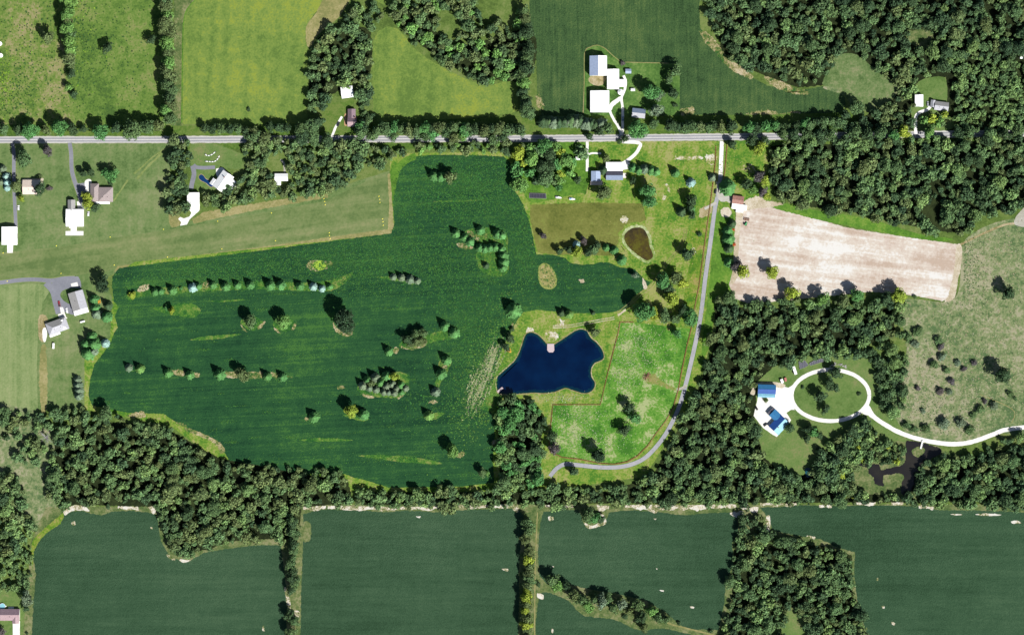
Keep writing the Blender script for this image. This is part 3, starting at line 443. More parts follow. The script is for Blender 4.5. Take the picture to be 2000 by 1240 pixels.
sheet('pond_bank', grow(POND, 0.4), ground('wet_bank', [(70, 78, 40), (98, 92, 52)]), amp=0.5)
WSH = water('pond_shallows', S(20, 66, 52)); WD = water('pond_water', S(0, 22, 58), c2=S(2, 36, 76))
sheet('pond_shallows', POND, WSH, amp=0.5)
sheet('pond_shallows', grow(POND, -1.6), water('pond_mid_water', S(8, 46, 66)), amp=1.2)
sheet('pond_water', grow(POND, -5.5), WD, amp=2.6)
BP = P3([(130, 80), (180, 40), (250, 25), (310, 35), (350, 80), (375, 140), (385, 220), (410, 280), (425, 340), (400, 375), (350, 385), (290, 350), (220, 300), (150, 230), (110, 160), (110, 110)], 5.636, 1200, 440)
sheet('pond_margin', grow(BP, 11), MAT['lawn'], amp=2.5)
sheet('reed_margin', grow(BP, 5.0), ground('reeds', [(140, 168, 84), (186, 200, 140), (222, 228, 184)], mid=0.3, contrast=2.6), amp=1.6)
sheet('brown_pond', BP, ground('brown_water', [(66, 60, 42), (84, 74, 46), (92, 84, 40), (106, 104, 44)], big=0.05, mid=0.12, bump=0, rough=0.25), amp=0.6)
DP = P3([(215, 835), (250, 815), (290, 830), (330, 880), (350, 940), (345, 990), (310, 1020), (260, 1015), (225, 990), (205, 930), (205, 870)], 4, 1000, 310)
sheet('reed_margin', DP, ground('algae_edge', [(112, 138, 62), (150, 164, 88), (176, 180, 104)], mid=0.3), amp=0.8)
sheet('dried_pond_bed', grow(DP, -3.2), ground('pond_bed', [(122, 140, 72), (160, 160, 98), (182, 172, 114), (200, 186, 136)], big=0.08, mid=0.25, contrast=2.6), amp=1.2)
CP = P3([(930, 180), (1020, 175), (1130, 190), (1250, 220), (1330, 250), (1450, 280), (1490, 360), (1400, 430), (1330, 450), (1250, 520), (1165, 610), (1160, 680), (1170, 760), (1120, 900), (1020, 1080), (900, 1080), (830, 1000), (840, 860), (880, 780), (860, 720), (760, 700), (640, 725), (560, 740), (530, 790), (560, 900), (480, 900), (400, 860), (390, 770), (300, 700), (280, 610), (120, 560), (130, 520), (280, 545), (470, 560), (500, 640), (560, 640), (700, 600), (850, 560), (900, 470), (900, 330), (905, 240)], 8.333, 1660, 840)
sheet('pond_bank', grow(CP, 1.6), MAT['edge'], amp=1.8)
sheet('creek_pond', CP, water('creek_water', S(40, 38, 44), c2=S(58, 56, 50)), amp=1.8)
sheet('pond_island', P3([(1000, 340), (1040, 410), (1110, 440), (1180, 390), (1225, 330), (1190, 280), (1110, 265), (1040, 300)], 8.333, 1660, 840), MAT['edge'], amp=1.0)
GP = P3([(500, 470), (530, 445), (570, 470), (600, 510), (650, 530), (710, 560), (715, 600), (680, 622), (640, 600), (590, 560), (530, 530), (505, 505)], 7.29, 320, 280)
sheet('stone_edge', grow(GP, 1.2), MAT['dry_soil'], amp=0.4)
sheet('garden_pond', GP, water('garden_water', S(24, 62, 110)), amp=0.3)
sheet('blue_pool_water', [(1572, 916), (1582, 914), (1586, 926), (1576, 932)], water('blue_pool', S(40, 96, 110)), amp=0.5)

# ------------------------------------------------------------------ buildings
RM = {}
def roofmat(key, c, **k):
    if key not in RM: RM[key] = flat('roof_' + key, c, rough=0.55, spec=0.3, **k)
    return RM[key]
WHITE = roofmat('white', (0.80, 0.80, 0.79, 1), var=0.03)
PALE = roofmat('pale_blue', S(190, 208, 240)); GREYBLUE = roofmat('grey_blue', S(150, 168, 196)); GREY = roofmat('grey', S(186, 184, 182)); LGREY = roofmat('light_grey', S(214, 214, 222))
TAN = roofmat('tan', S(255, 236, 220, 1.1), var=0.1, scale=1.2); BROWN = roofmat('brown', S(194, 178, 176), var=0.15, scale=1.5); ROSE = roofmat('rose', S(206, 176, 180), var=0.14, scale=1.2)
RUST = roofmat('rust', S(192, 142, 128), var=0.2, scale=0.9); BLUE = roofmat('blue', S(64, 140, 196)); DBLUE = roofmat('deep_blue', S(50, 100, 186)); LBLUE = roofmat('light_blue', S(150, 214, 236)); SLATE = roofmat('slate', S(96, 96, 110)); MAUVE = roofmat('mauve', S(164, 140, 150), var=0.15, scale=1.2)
WALLS = {k: flat('wall_' + k, c) for k, c in dict(white=(0.72, 0.71, 0.68, 1), cream=(0.6, 0.55, 0.45, 1), grey=(0.4, 0.4, 0.42, 1), brown=(0.22, 0.15, 0.11, 1), blue=(0.2, 0.35, 0.5, 1), red=(0.3, 0.08, 0.06, 1)).items()}
GLASS = flat('window_glass', (0.03, 0.04, 0.05, 1), rough=0.1, spec=0.5); FRAME = flat('frame_white', (0.75, 0.75, 0.73, 1)); DOOR = flat('door_paint', (0.35, 0.33, 0.3, 1)); BRICKM = flat('chimney_brick', (0.25, 0.13, 0.1, 1)); DARK = flat('dark_metal', (0.03, 0.03, 0.03, 1))

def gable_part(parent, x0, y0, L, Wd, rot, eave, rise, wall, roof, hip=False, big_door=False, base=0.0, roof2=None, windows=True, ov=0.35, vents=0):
    """one wing; x0,y0,rot in the frame of its parent"""
    hl, hw = L / 2, Wd / 2; c, s = math.cos(rot), math.sin(rot)
    R = lambda p: (x0 + p[0] * c - p[1] * s, y0 + p[0] * s + p[1] * c, p[2] + base)
    hx = hl - (hw if hip else 0); hx = max(hx, 0.3)
    if hip:
        v = [(-hl, -hw, 0), (hl, -hw, 0), (hl, hw, 0), (-hl, hw, 0), (-hl, -hw, eave), (hl, -hw, eave), (hl, hw, eave), (-hl, hw, eave)]
        f = [(0, 1, 5, 4), (1, 2, 6, 5), (2, 3, 7, 6), (3, 0, 4, 7)]
    else:
        v = [(-hl, -hw, 0), (hl, -hw, 0), (hl, hw, 0), (-hl, hw, 0), (-hl, -hw, eave), (hl, -hw, eave), (hl, hw, eave), (-hl, hw, eave), (-hl, 0, eave + rise), (hl, 0, eave + rise)]
        f = [(0, 1, 5, 4), (1, 2, 6, 9, 5), (2, 3, 7, 6), (3, 0, 4, 8, 7)]
    MB().add([R(p) for p in v], f).build('wall', wall, parent)
    k = rise / hw; e = eave - k * ov + 0.06; top = eave + rise + 0.06; th = 0.16
    ol = ov * (1.0 if not hip else 1.0)
    def slope(sg):
        a = [(-hl - ol, sg * (hw + ov), e), (hl + ol, sg * (hw + ov), e), (hx + (0 if hip else ol), 0, top), (-hx - (0 if hip else ol), 0, top)]
        vs = a + [(x, y, z + th) for x, y, z in a]
        return [R(p) for p in vs], [(0, 1, 2, 3), (7, 6, 5, 4), (0, 4, 5, 1), (1, 5, 6, 2), (2, 6, 7, 3), (3, 7, 4, 0)]
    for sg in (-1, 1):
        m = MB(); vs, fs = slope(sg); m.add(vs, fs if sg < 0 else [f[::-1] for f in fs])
        ro = m.build('roof', (roof2 if (roof2 and sg > 0) else roof), parent)  # roof2 retones the other slope, on most roofs with its shade painted in
    if hip:
        for sx in (-1, 1):
            a = [(sx * (hl + ol), -hw - ov, e + th), (sx * (hl + ol), hw + ov, e + th), (sx * hx, 0, top + th)]
            MB().add([R(p) for p in a], [(0, 1, 2) if sx > 0 else (1, 0, 2)]).build('hip_end', roof, parent)
    rc = MB()
    q = [(-hx - (0 if hip else ol), -0.15, top + th - 0.05), (hx + (0 if hip else ol), -0.15, top + th - 0.05), (hx + (0 if hip else ol), 0.15, top + th - 0.05), (-hx - (0 if hip else ol), 0.15, top + th - 0.05),
         (-hx - (0 if hip else ol), 0, top + th + 0.06), (hx + (0 if hip else ol), 0, top + th + 0.06)]
    rc.add([R(p) for p in q], [(0, 1, 5, 4), (2, 3, 4, 5), (0, 4, 3), (1, 2, 5)]); rc.build('ridge_cap', roof, ro)
    def wallbox(nm, mat, cx, w, z0, z1, par, side=-1, d=0.06):
        b = MB(); y = side * (hw + d / 2 + 0.003)
        b.add([R((cx + sx * w / 2, y + sy * d / 2, z)) for z in (z0, z1) for sx, sy in ((-1, -1), (1, -1), (1, 1), (-1, 1))],
              [(0, 3, 2, 1), (4, 5, 6, 7), (0, 1, 5, 4), (1, 2, 6, 5), (2, 3, 7, 6), (3, 0, 4, 7)])
        return b.build(nm, mat, par)
    if windows:
        if big_door: wallbox('barn_door', DOOR, 0, min(4.5, L * 0.4), 0.02, min(3.6, eave - 0.3), parent)
        else:
            dd = wallbox('door', DOOR, 0, 1.0, 0.05, 2.1, parent); wallbox('handle', DARK, 0.35, 0.1, 0.98, 1.1, dd, d=0.14)
            for cx in (-L * 0.3, L * 0.3):
                for sd in (-1, 1):
                    w_ = wallbox('window', FRAME, cx, 1.4, 0.9, 2.1, parent, side=sd); wallbox('pane', GLASS, cx, 1.2, 1.0, 2.0, w_, side=sd, d=0.09)
    for i in range(vents):
        vx = -hl + L * (i + 1) / (vents + 1); m = MB(); p = R((vx, -hw * 0.35, 0)); m.cyl(p[0], p[1], 0.25, eave + rise * 0.6 + base, eave + rise * 0.65 + 0.9 + base, 8); m.build('vent_pipe', DARK, parent)
def chimney(parent, x, y, z0, z1, w=0.9): MB().box(x - w / 2, x + w / 2, y - w / 2, y + w / 2, z0, z1).build('chimney', BRICKM, parent)
def building(name, label, cat, cx, cy, ang=0.0):
    x, y = W(cx, cy); return thing(name, label, cat, (x, y, 0), math.radians(ang))
def rect(x0, x1, y0, y1): return ((x0 + x1) / 2, (y0 + y1) / 2, (x1 - x0) * M, (y1 - y0) * M)
N90 = math.pi / 2

# west row of houses and hangars
b = building('hangar', 'white-roofed hangar nearest the left edge, with a pale concrete apron below it', 'hangar', 20, 461); gable_part(b, 0, 0, 17.0, 14.5, N90, 4.6, 1.6, WALLS['white'], WHITE, big_door=True)
b = building('house', 'tan-roofed ranch house between two driveways on the west lawn', 'house', 63, 366); gable_part(b, 0, 0, 17.0, 13.5, 0, 3.0, 2.4, WALLS['cream'], TAN, vents=2); chimney(b, 1.5, 0.5, 5.2, 6.6)
b = building('hangar', 'white hangar with a grey-roofed annexe and a T-shaped concrete apron', 'hangar', 147.5, 426)
gable_part(b, 0, 0, 16.5, 16.2, 0, 4.8, 1.5, WALLS['white'], WHITE, big_door=True); gable_part(b, -3.4, 11.6, 11.4, 6.4, N90 * 0 + N90, 3.4, 1.8, WALLS['white'], GREY, windows=False)
b = building('house', 'brown hip-roofed house with a white south porch at the bend of a driveway', 'house', 199, 377)
gable_part(b, -6.6, 0.2, 17.0, 7.6, N90, 3.2, 2.4, WALLS['cream'], BROWN, hip=True); gable_part(b, 4.0, -1.8, 13.8, 13.6, 0, 3.3, 2.8, WALLS['cream'], BROWN, hip=True, vents=2); gable_part(b, 1.0, -9.0, 13.5, 3.0, 0, 2.4, 0.5, WALLS['white'], WHITE, windows=False)
b = building('house', 'large white-roofed house set at an angle among trees beside a small pond', 'house', 437, 355, 55)
gable_part(b, 0, 0, 18.0, 12.0, 0, 5.0, 3.0, WALLS['white'], WHITE, vents=1); gable_part(b, 3.0, -9.0, 10.0, 7.4, N90, 4.4, 2.4, WALLS['white'], WHITE); gable_part(b, -6, 7.2, 6.0, 5.0, 0, 3.4, 1.2, WALLS['white'], WHITE, windows=False)
chimney(b, 4, 1, 7, 9.2)
b = building('hangar', 'white hangar south of the angled white house, apron trailing to the airstrip', 'hangar', 378.5, 391); gable_part(b, 0, 0, 13.5, 11.2, N90, 4.6, 1.4, WALLS['white'], WHITE, big_door=True)
b = building('cottage', 'small white-roofed cottage in the trees north of the airstrip', 'house', 550, 348)
gable_part(b, 0, 0.6, 12.2, 6.6, 0, 3.0, 1.6, WALLS['white'], WHITE); gable_part(b, -2.8, -3.6, 6.4, 4.0, N90, 2.8, 1.0, WALLS['white'], WHITE, windows=False)
b = building('barn', 'grey-roofed rotated hangar beside the looping asphalt drive', 'barn', 154, 589.5, -74)
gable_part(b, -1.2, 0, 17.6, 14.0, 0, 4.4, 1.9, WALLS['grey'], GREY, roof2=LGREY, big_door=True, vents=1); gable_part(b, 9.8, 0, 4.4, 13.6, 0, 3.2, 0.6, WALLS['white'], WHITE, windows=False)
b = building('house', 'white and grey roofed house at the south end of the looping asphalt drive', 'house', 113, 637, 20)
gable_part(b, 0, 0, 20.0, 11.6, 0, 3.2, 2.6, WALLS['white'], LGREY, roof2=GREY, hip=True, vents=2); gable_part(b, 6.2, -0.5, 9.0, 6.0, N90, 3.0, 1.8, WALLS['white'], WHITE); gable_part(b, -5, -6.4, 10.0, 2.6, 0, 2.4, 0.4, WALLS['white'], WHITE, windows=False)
# the two buildings in the wood north of the road
b = building('pole_barn', 'white-roofed pole barn in the wood north of the road', 'barn', 678.5, 181, 8); gable_part(b, 0, 0, 11.0, 10.4, 0, 3.8, 1.4, WALLS['white'], WHITE, big_door=True)
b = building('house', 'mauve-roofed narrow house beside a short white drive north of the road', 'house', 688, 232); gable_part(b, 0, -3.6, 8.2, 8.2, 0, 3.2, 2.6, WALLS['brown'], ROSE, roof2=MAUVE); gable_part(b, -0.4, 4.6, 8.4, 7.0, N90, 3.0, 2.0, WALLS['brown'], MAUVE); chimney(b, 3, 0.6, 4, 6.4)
# the farmstead
b = building('barn', 'tall barn with a shade-tinted west roof slope at the top of the farmyard', 'barn', 1168, 130); gable_part(b, 0, 0, 18.6, 16.2, N90, 6.4, 2.8, WALLS['white'], WHITE, roof2=PALE, big_door=True)  # west slope's shade is put into its pale-blue colour
b = building('barn', 'long white-roofed barn with a square annexe in the middle of the farmyard', 'barn', 1197, 156); gable_part(b, 0, 0, 19.0, 11.0, N90, 5.0, 1.8, WALLS['white'], WHITE, big_door=True); gable_part(b, 8.6, -3.6, 6.4, 6.6, 0, 3.4, 1.2, WALLS['white'], WHITE, windows=False)
b = building('barn', 'broad white-roofed barn nearest the road in the farmyard', 'barn', 1171, 199.5); gable_part(b, 0, 0, 20.4, 17.8, N90, 5.2, 2.0, WALLS['white'], WHITE, big_door=True)
b = building('grain_bin', 'round white grain bin between two farm barns', 'grain bin', 1211.5, 181)
m = MB(); m.cyl(0, 0, 2.6, 0, 5.2, 24); m.build('wall', flat('bin_steel', (0.55, 0.56, 0.58, 1), rough=0.4, metallic=0.3), b); MB().cyl(0, 0, 2.8, 5.2, 6.8, 24, 0.4).build('roof', WHITE, b); MB().cyl(0, 0, 0.4, 6.8, 7.1, 12).build('cap', WHITE, b)
b = building('shed', 'small pale blue-roofed shed alone on the farm lawn', 'shed', 1227, 140); gable_part(b, 0, 0, 5.0, 3.8, 0, 2.4, 0.9, WALLS['white'], PALE)
b = building('shed', 'tiny white shed west of the big dark farmyard tree', 'shed', 1236, 176); gable_part(b, 0, 0, 3.4, 2.0, 0, 2.0, 0.5, WALLS['white'], WHITE, windows=False)
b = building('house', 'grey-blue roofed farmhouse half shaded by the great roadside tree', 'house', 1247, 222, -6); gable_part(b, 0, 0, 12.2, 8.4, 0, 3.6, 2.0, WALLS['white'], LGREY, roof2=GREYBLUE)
# house south of the road with its workshop
b = building('house', 'house with a white north roof and a grey-blue south roof beside the curving drive', 'house', 1200, 334.5)
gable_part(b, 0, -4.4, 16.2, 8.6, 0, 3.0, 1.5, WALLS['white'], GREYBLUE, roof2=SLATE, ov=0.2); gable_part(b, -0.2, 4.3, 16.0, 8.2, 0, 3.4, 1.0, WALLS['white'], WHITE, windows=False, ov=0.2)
MB().box(8.3, 11.4, -6.6, -2.0, 0.02, 0.5).build('deck', flat('deck_wood', (0.6, 0.55, 0.48, 1)), b)
b = building('workshop', 'pale blue-roofed workshop with a pinkish porch beside the white drive', 'workshop', 1163.5, 345); gable_part(b, 0, 0, 9.4, 8.4, N90, 4.6, 1.4, WALLS['white'], PALE, big_door=True); gable_part(b, 0.6, -6.3, 11.0, 3.4, 0, 2.6, 0.4, WALLS['cream'], TAN, windows=False)
b = building('shed', 'tiny white garden shed under the trees near the white drive', 'shed', 1128.5, 310); gable_part(b, 0, 0, 3.8, 2.4, 0, 2.1, 0.6, WALLS['white'], WHITE, windows=False)
b = building('shed', 'rust-roofed shed with white lean-to beside the private drive', 'shed', 1441, 391, -8); gable_part(b, 0, 0, 10.4, 7.2, 0, 3.0, 0.9, WALLS['brown'], RUST, big_door=True)
b = building('lean_to', 'low white lean-to roof below the rust-roofed shed', 'lean-to', 1443.5, 404.5, -8); gable_part(b, 0, 0, 14.0, 4.6, 0, 2.2, 0.4, WALLS['white'], WHITE, windows=False)
# the blue-roofed homestead by the gravel ring
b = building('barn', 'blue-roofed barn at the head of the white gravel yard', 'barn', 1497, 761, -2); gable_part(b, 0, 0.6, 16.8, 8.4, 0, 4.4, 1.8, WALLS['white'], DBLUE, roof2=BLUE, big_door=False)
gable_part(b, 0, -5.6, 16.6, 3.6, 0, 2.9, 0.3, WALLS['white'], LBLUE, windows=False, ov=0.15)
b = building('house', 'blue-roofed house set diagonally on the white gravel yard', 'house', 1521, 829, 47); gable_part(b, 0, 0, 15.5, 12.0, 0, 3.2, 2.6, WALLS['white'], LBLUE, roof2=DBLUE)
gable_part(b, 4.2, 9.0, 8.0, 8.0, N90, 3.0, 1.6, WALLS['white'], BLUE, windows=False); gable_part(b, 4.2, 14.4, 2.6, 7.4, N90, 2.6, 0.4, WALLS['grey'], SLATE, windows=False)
chimney(b, -2.5, -1.0, 5, 6.6)
# house in the north-east wood
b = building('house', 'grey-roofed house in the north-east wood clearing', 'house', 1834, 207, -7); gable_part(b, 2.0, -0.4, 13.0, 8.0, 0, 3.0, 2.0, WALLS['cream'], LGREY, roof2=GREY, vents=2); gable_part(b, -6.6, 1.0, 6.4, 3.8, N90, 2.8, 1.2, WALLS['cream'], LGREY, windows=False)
b = building('garage', 'white-roofed garage west of the house in the north-east clearing', 'garage', 1794, 197.5); gable_part(b, 0, 0, 11.0, 7.4, N90, 3.2, 1.4, WALLS['white'], WHITE)
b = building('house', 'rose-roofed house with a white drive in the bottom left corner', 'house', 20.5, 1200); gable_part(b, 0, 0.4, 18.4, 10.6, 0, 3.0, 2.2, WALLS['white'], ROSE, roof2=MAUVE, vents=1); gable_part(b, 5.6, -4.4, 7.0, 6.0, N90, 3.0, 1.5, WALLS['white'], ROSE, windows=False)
b = building('house', 'white-roofed building cut by the right edge beside the north-east wood', 'house', 1998, 109); gable_part(b, 0, 0, 6.0, 6.0, 0, 3.0, 1.4, WALLS['white'], WHITE)
for (px, py, lb) in ((2, 109, 'round white tank cut by the left edge, larger of the two'), (0.5, 86, 'round white tank cut by the left edge, smaller of the two')):
    b = building('storage_tank', lb, 'tank', px, py); MB().cyl(0, 0, 2.0, 0, 2.8, 20).build('wall', WALLS['white'], b); MB().cyl(0, 0, 2.1, 2.8, 3.4, 20, 0.4).build('lid', WHITE, b)
# pools and docks
b = building('swimming_pool', 'round above-ground pool behind the rose-roofed house', 'pool', 5, 1183)
m = MB(); m.cyl(0, 0, 2.9, 0, 1.2, 28); m.build('wall', FRAME, b); MB().cyl(0, 0, 2.7, 1.2, 1.22, 28).build('water', flat('pool_water', S(170, 236, 250), rough=0.15), b); MB().box(2.6, 3.8, -0.5, 0.5, 0, 1.2).build('step', FRAME, b)
DECK = flat('deck_pink', S(240, 218, 220), var=0.06, scale=2); POSTW = flat('post_wood', (0.2, 0.14, 0.09, 1))
def planks(parent, outline, z, n_axis, w=0.6, mat=DECK):
    """deck boards: strips across the outline (local metres), clipped to it"""
    ys = [p[1] for p in outline]; y = min(ys)
    while y < max(ys) - 0.05:
        y1 = min(y + w - 0.04, max(ys)); ym = (y + y1) / 2; xs = []
        for i in range(len(outline)):
            a, c = outline[i], outline[(i + 1) % len(outline)]
            if (a[1] > ym) != (c[1] > ym): xs.append(a[0] + (c[0] - a[0]) * (ym - a[1]) / (c[1] - a[1]))
        if len(xs) >= 2: MB().box(min(xs), max(xs), y, y1, z, z + 0.08).build('plank', mat, parent)
        y += w
d = building('pond_dock', 'eight-sided pale pink dock on the north shore of the navy pond', 'dock', 1075.6, 680)
OUT = [(-3.4, 4.4), (3.2, 4.4), (3.5, -2.0), (2.2, -4.0), (-1.6, -4.0), (-3.4, -2.0)]
planks(d, OUT, 0.62, 0); [MB().cyl(x * .85, y * .85, 0.14, 0, 0.6, 8).build('post', POSTW, d) for x, y in OUT]
d = building('pond_dock', 'small narrow dock at the southwest corner of the navy pond', 'dock', 977, 761, 40)
OUT = [(-3.2, 1.0), (3.2, 1.0), (3.2, -1.0), (-3.2, -1.0)]
planks(d, OUT, 0.55, 0, 0.45); [MB().cyl(x * .9, y * .8, 0.12, 0, 0.54, 8).build('post', POSTW, d) for x, y in OUT]
d = building('footbridge', 'white footbridge to the little island in the creek pond', 'footbridge', 1800, 868, 75)
planks(d, [(-4.2, 0.7), (4.2, 0.7), (4.2, -0.7), (-4.2, -0.7)], 0.8, 0, 0.36, FRAME)
for s in (-1, 1): MB().box(-4.2, 4.2, s * 0.75 - 0.05, s * 0.75 + 0.05, 1.5, 1.6).add([], []).build('rail', FRAME, d)
[MB().box(x - .06, x + .06, s * .75 - .06, s * .75 + .06, 0, 1.5).build('post', FRAME, d) for x in (-4, 0, 4) for s in (-1, 1)]

# ------------------------------------------------------------------ fences (posts and rails a few centimetres wide)
FW = flat('fence_wood', (0.16, 0.10, 0.06, 1))
def fence(label, path, spacing=2.4, h=1.05):
    p = [W(*q) for q in path]; cx, cy = p[0]
    t = thing('paddock_fence', label, 'fence', (cx, cy, 0)); posts = MB(); rails = MB()
    for i in range(len(p) - 1):
        (x0, y0), (x1, y1) = p[i], p[i + 1]; L = math.hypot(x1 - x0, y1 - y0); k = max(1, round(L / spacing)); ux, uy = (x1 - x0) / L, (y1 - y0) / L
        for j in range(k):
            x, y = x0 + ux * L * j / k - cx, y0 + uy * L * j / k - cy; posts.box(x - 0.09, x + 0.09, y - 0.09, y + 0.09, 0, h)
        for z in (0.35, 0.8):
            a = (x0 - cx, y0 - cy); c = (x1 - cx, y1 - cy); nx, ny = -uy * 0.03, ux * 0.03
            rails.add([(a[0] + nx, a[1] + ny, z), (c[0] + nx, c[1] + ny, z), (c[0] - nx, c[1] - ny, z), (a[0] - nx, a[1] - ny, z), (a[0] + nx, a[1] + ny, z + .14), (c[0] + nx, c[1] + ny, z + .14), (c[0] - nx, c[1] - ny, z + .14), (a[0] - nx, a[1] - ny, z + .14)],
                      [(0, 3, 2, 1), (4, 5, 6, 7), (0, 1, 5, 4), (1, 2, 6, 5), (2, 3, 7, 6), (3, 0, 4, 7)])
    posts.build('posts', FW, t)['kind'] = 'stuff'; rails.build('rails', FW, t)['kind'] = 'stuff'
fence('brown post-and-rail fence round the paddock and up along the private drive', FENCE)
fence('short brown fence on the east side of the private drive entrance', [(1420, 285), (1417, 320), (1414, 345)])

# ------------------------------------------------------------------ vehicles and small things
TYRE = flat('tyre_rubber', (0.02, 0.02, 0.02, 1)); RIMM = flat('wheel_rim', (0.45, 0.45, 0.46, 1), metallic=0.5)
def wheel(t, x, y, r, w):
    def disc(rad, ww):
        m = MB(); n = 14
        vs = [(x + rad * math.cos(2 * math.pi * i / n), y + k * ww / 2, r + rad * math.sin(2 * math.pi * i / n)) for k in (-1, 1) for i in range(n)]
        return m.add(vs, [tuple(range(n)), tuple(range(2 * n - 1, n - 1, -1))] + [(i + n, (i + 1) % n + n, (i + 1) % n, i) for i in range(n)])
    wo = disc(r, w).build('wheel', TYRE, t); disc(r * 0.6, w + 0.04).build('rim', RIMM, wo)
def vehicle(name, label, px, py, ang, c, L=4.6, Wd=1.85, pickup=False):
    x, y = W(px, py); t = thing(name, label, 'pickup truck' if pickup else 'car', (x, y, 0), math.radians(ang))
    paint = flat('car_paint_' + name + str(px), c, rough=0.3, spec=0.5, var=0.02); h = Wd / 2
    m = MB(); prof = [(-L / 2, 0.35), (L / 2, 0.35), (L / 2, 0.75), (L / 2 - 0.9, 0.95), (-L / 2, 0.95)]
    m.add([(a, s * h, z) for s in (-1, 1) for a, z in prof], [(0, 1, 2, 3, 4), (9, 8, 7, 6, 5)] + [(i + 5, (i + 1) % 5 + 5, (i + 1) % 5, i) for i in range(5)]); m.build('body', paint, t)
    x0, x1 = (-0.4, 1.3) if pickup else (-L / 2 + 0.5, 1.2)
    lo, hi = (x0, x1), (x0 + 0.35, x1 - 0.6)
    g = MB(); g.add([(a, s * (h - i), z) for (r_, z, i) in ((lo, 0.95, 0.05), (hi, 1.45, 0.22)) for a, s in ((r_[0], -1), (r_[1], -1), (r_[1], 1), (r_[0], 1))], [(0, 1, 5, 4), (1, 2, 6, 5), (2, 3, 7, 6), (3, 0, 4, 7)]); g.build('windows', GLASS, t)
    MB().box(hi[0], hi[1], -h + 0.22, h - 0.22, 1.45, 1.5).build('cabin_roof', paint, t)
    if pickup: MB().box(-L / 2 + 0.1, -0.5, -h + 0.15, h - 0.15, 0.955, 0.98).build('bed', DARK, t)
    for a in (-L * 0.31, L * 0.31):
        for s in (-1, 1): wheel(t, a, s * (h - 0.1), 0.34, 0.24)
    for s in (-1, 1): MB().box(L / 2 + 0.002, L / 2 + 0.03, s * 0.65 - 0.18, s * 0.65 + 0.18, 0.58, 0.74).build('headlight', FRAME, t)
vehicle('pickup_truck', 'red pickup truck on the asphalt drive above the white concrete path', 116, 593.5, 100, (0.30, 0.03, 0.04, 1), L=5.4, pickup=True)
vehicle('parked_car', 'white car on the asphalt beside the rotated grey-roofed hangar', 131, 606.5, 102, (0.8, 0.8, 0.8, 1), L=5.0)
vehicle('parked_car', 'white car on the grass edge of the westmost driveway', 36.5, 406, 90, (0.8, 0.8, 0.8, 1))
vehicle('parked_car', 'white car on the lawn east of the hangar with T-shaped apron', 173, 418, 85, (0.8, 0.8, 0.8, 1), L=4.2)
vehicle('parked_car', 'black car on the white drive below the mauve-roofed house', 661, 243, 70, (0.015, 0.015, 0.02, 1))
vehicle('parked_car', 'dark car parked at the left edge of the private drive', 1397.5, 374, 82, (0.02, 0.02, 0.025, 1))
vehicle('parked_car', 'silver car in the shade beside the house in the north-east clearing', 1812, 203, 92, (0.25, 0.26, 0.28, 1))
vehicle('parked_car', 'blue-grey car shape standing for tree shade on the farm drive', 1216.5, 232, 92, (0.16, 0.24, 0.32, 1))  # only shaded white drive here; its blue shade is modelled as a car
vehicle('parked_car', 'black car at the south-west rim of the white gravel yard', 1495, 829, 40, (0.02, 0.02, 0.02, 1), L=4.2)
vehicle('parked_car', 'dark car at the west rim of the white gravel yard', 1477.5, 797, 120, (0.02, 0.02, 0.02, 1), L=4.0)
def trailer(name, label, cat, px, py, ang, L, Wd, H, mat):
    x, y = W(px, py); t = thing(name, label, cat, (x, y, 0), math.radians(ang))
    MB().box(-L / 2, L / 2, -Wd / 2, Wd / 2, 0.7, H).build('body', mat, t); MB().box(-L / 2 - .04, L / 2 + .04, -Wd / 2 - .04, Wd / 2 + .04, H, H + 0.06).build('roof', mat, t)
    MB().box(L / 2 + .05, L / 2 + 1.2, -0.06, 0.06, 0.5, 0.62).build('drawbar', DARK, t)
    for a in (-0.6, 0.6):
        for s in (-1, 1): wheel(t, a, s * (Wd / 2 - 0.12), 0.36, 0.2)
trailer('box_trailer', 'long white box trailer beside the gravel ring drive', 'trailer', 1551.5, 723, -72, 8.4, 2.6, 3.2, FRAME)
trailer('box_trailer', 'narrow white trailer alone on the grass south of the white and grey house', 'trailer', 105, 675.5, 88, 5.4, 1.8, 1.9, FRAME)
trailer('box_trailer', 'small white trailer at the head of the gravel ring drive', 'trailer', 1527, 744, 110, 4.0, 2.4, 2.4, FRAME)
trailer('farm_trailer', 'red and white trailer beside the small white one by the ring', 'trailer', 1534, 741, 100, 3.6, 2.0, 1.8, flat('faded_red', (0.35, 0.12, 0.1, 1)))
trailer('box_trailer', 'white trailer parked against the low lean-to by the bare field', 'trailer', 1444, 412.5, -6, 7.2, 2.8, 3.0, FRAME)
x, y = W(161.5, 628); t = thing('propane_tank', 'white propane tank on the lawn below the rotated grey-roofed hangar', 'tank', (x, y, 0), math.radians(15))
m = MB(); n = 14; secs = [(-2.6, 0.1), (-2.4, 0.6), (-1.9, 0.9), (1.9, 0.9), (2.4, 0.6), (2.6, 0.1)]
m.add([(a, r * math.cos(2 * math.pi * i / n), 1.2 + r * math.sin(2 * math.pi * i / n)) for a, r in secs for i in range(n)], [(k * n + i, k * n + (i + 1) % n, (k + 1) * n + (i + 1) % n, (k + 1) * n + i) for k in range(5) for i in range(n)]); m.build('shell', FRAME, t)
for s in (-1.4, 1.4): MB().box(s - .15, s + .15, -0.6, 0.6, 0, 0.5).build('foot', WALLS['grey'], t)
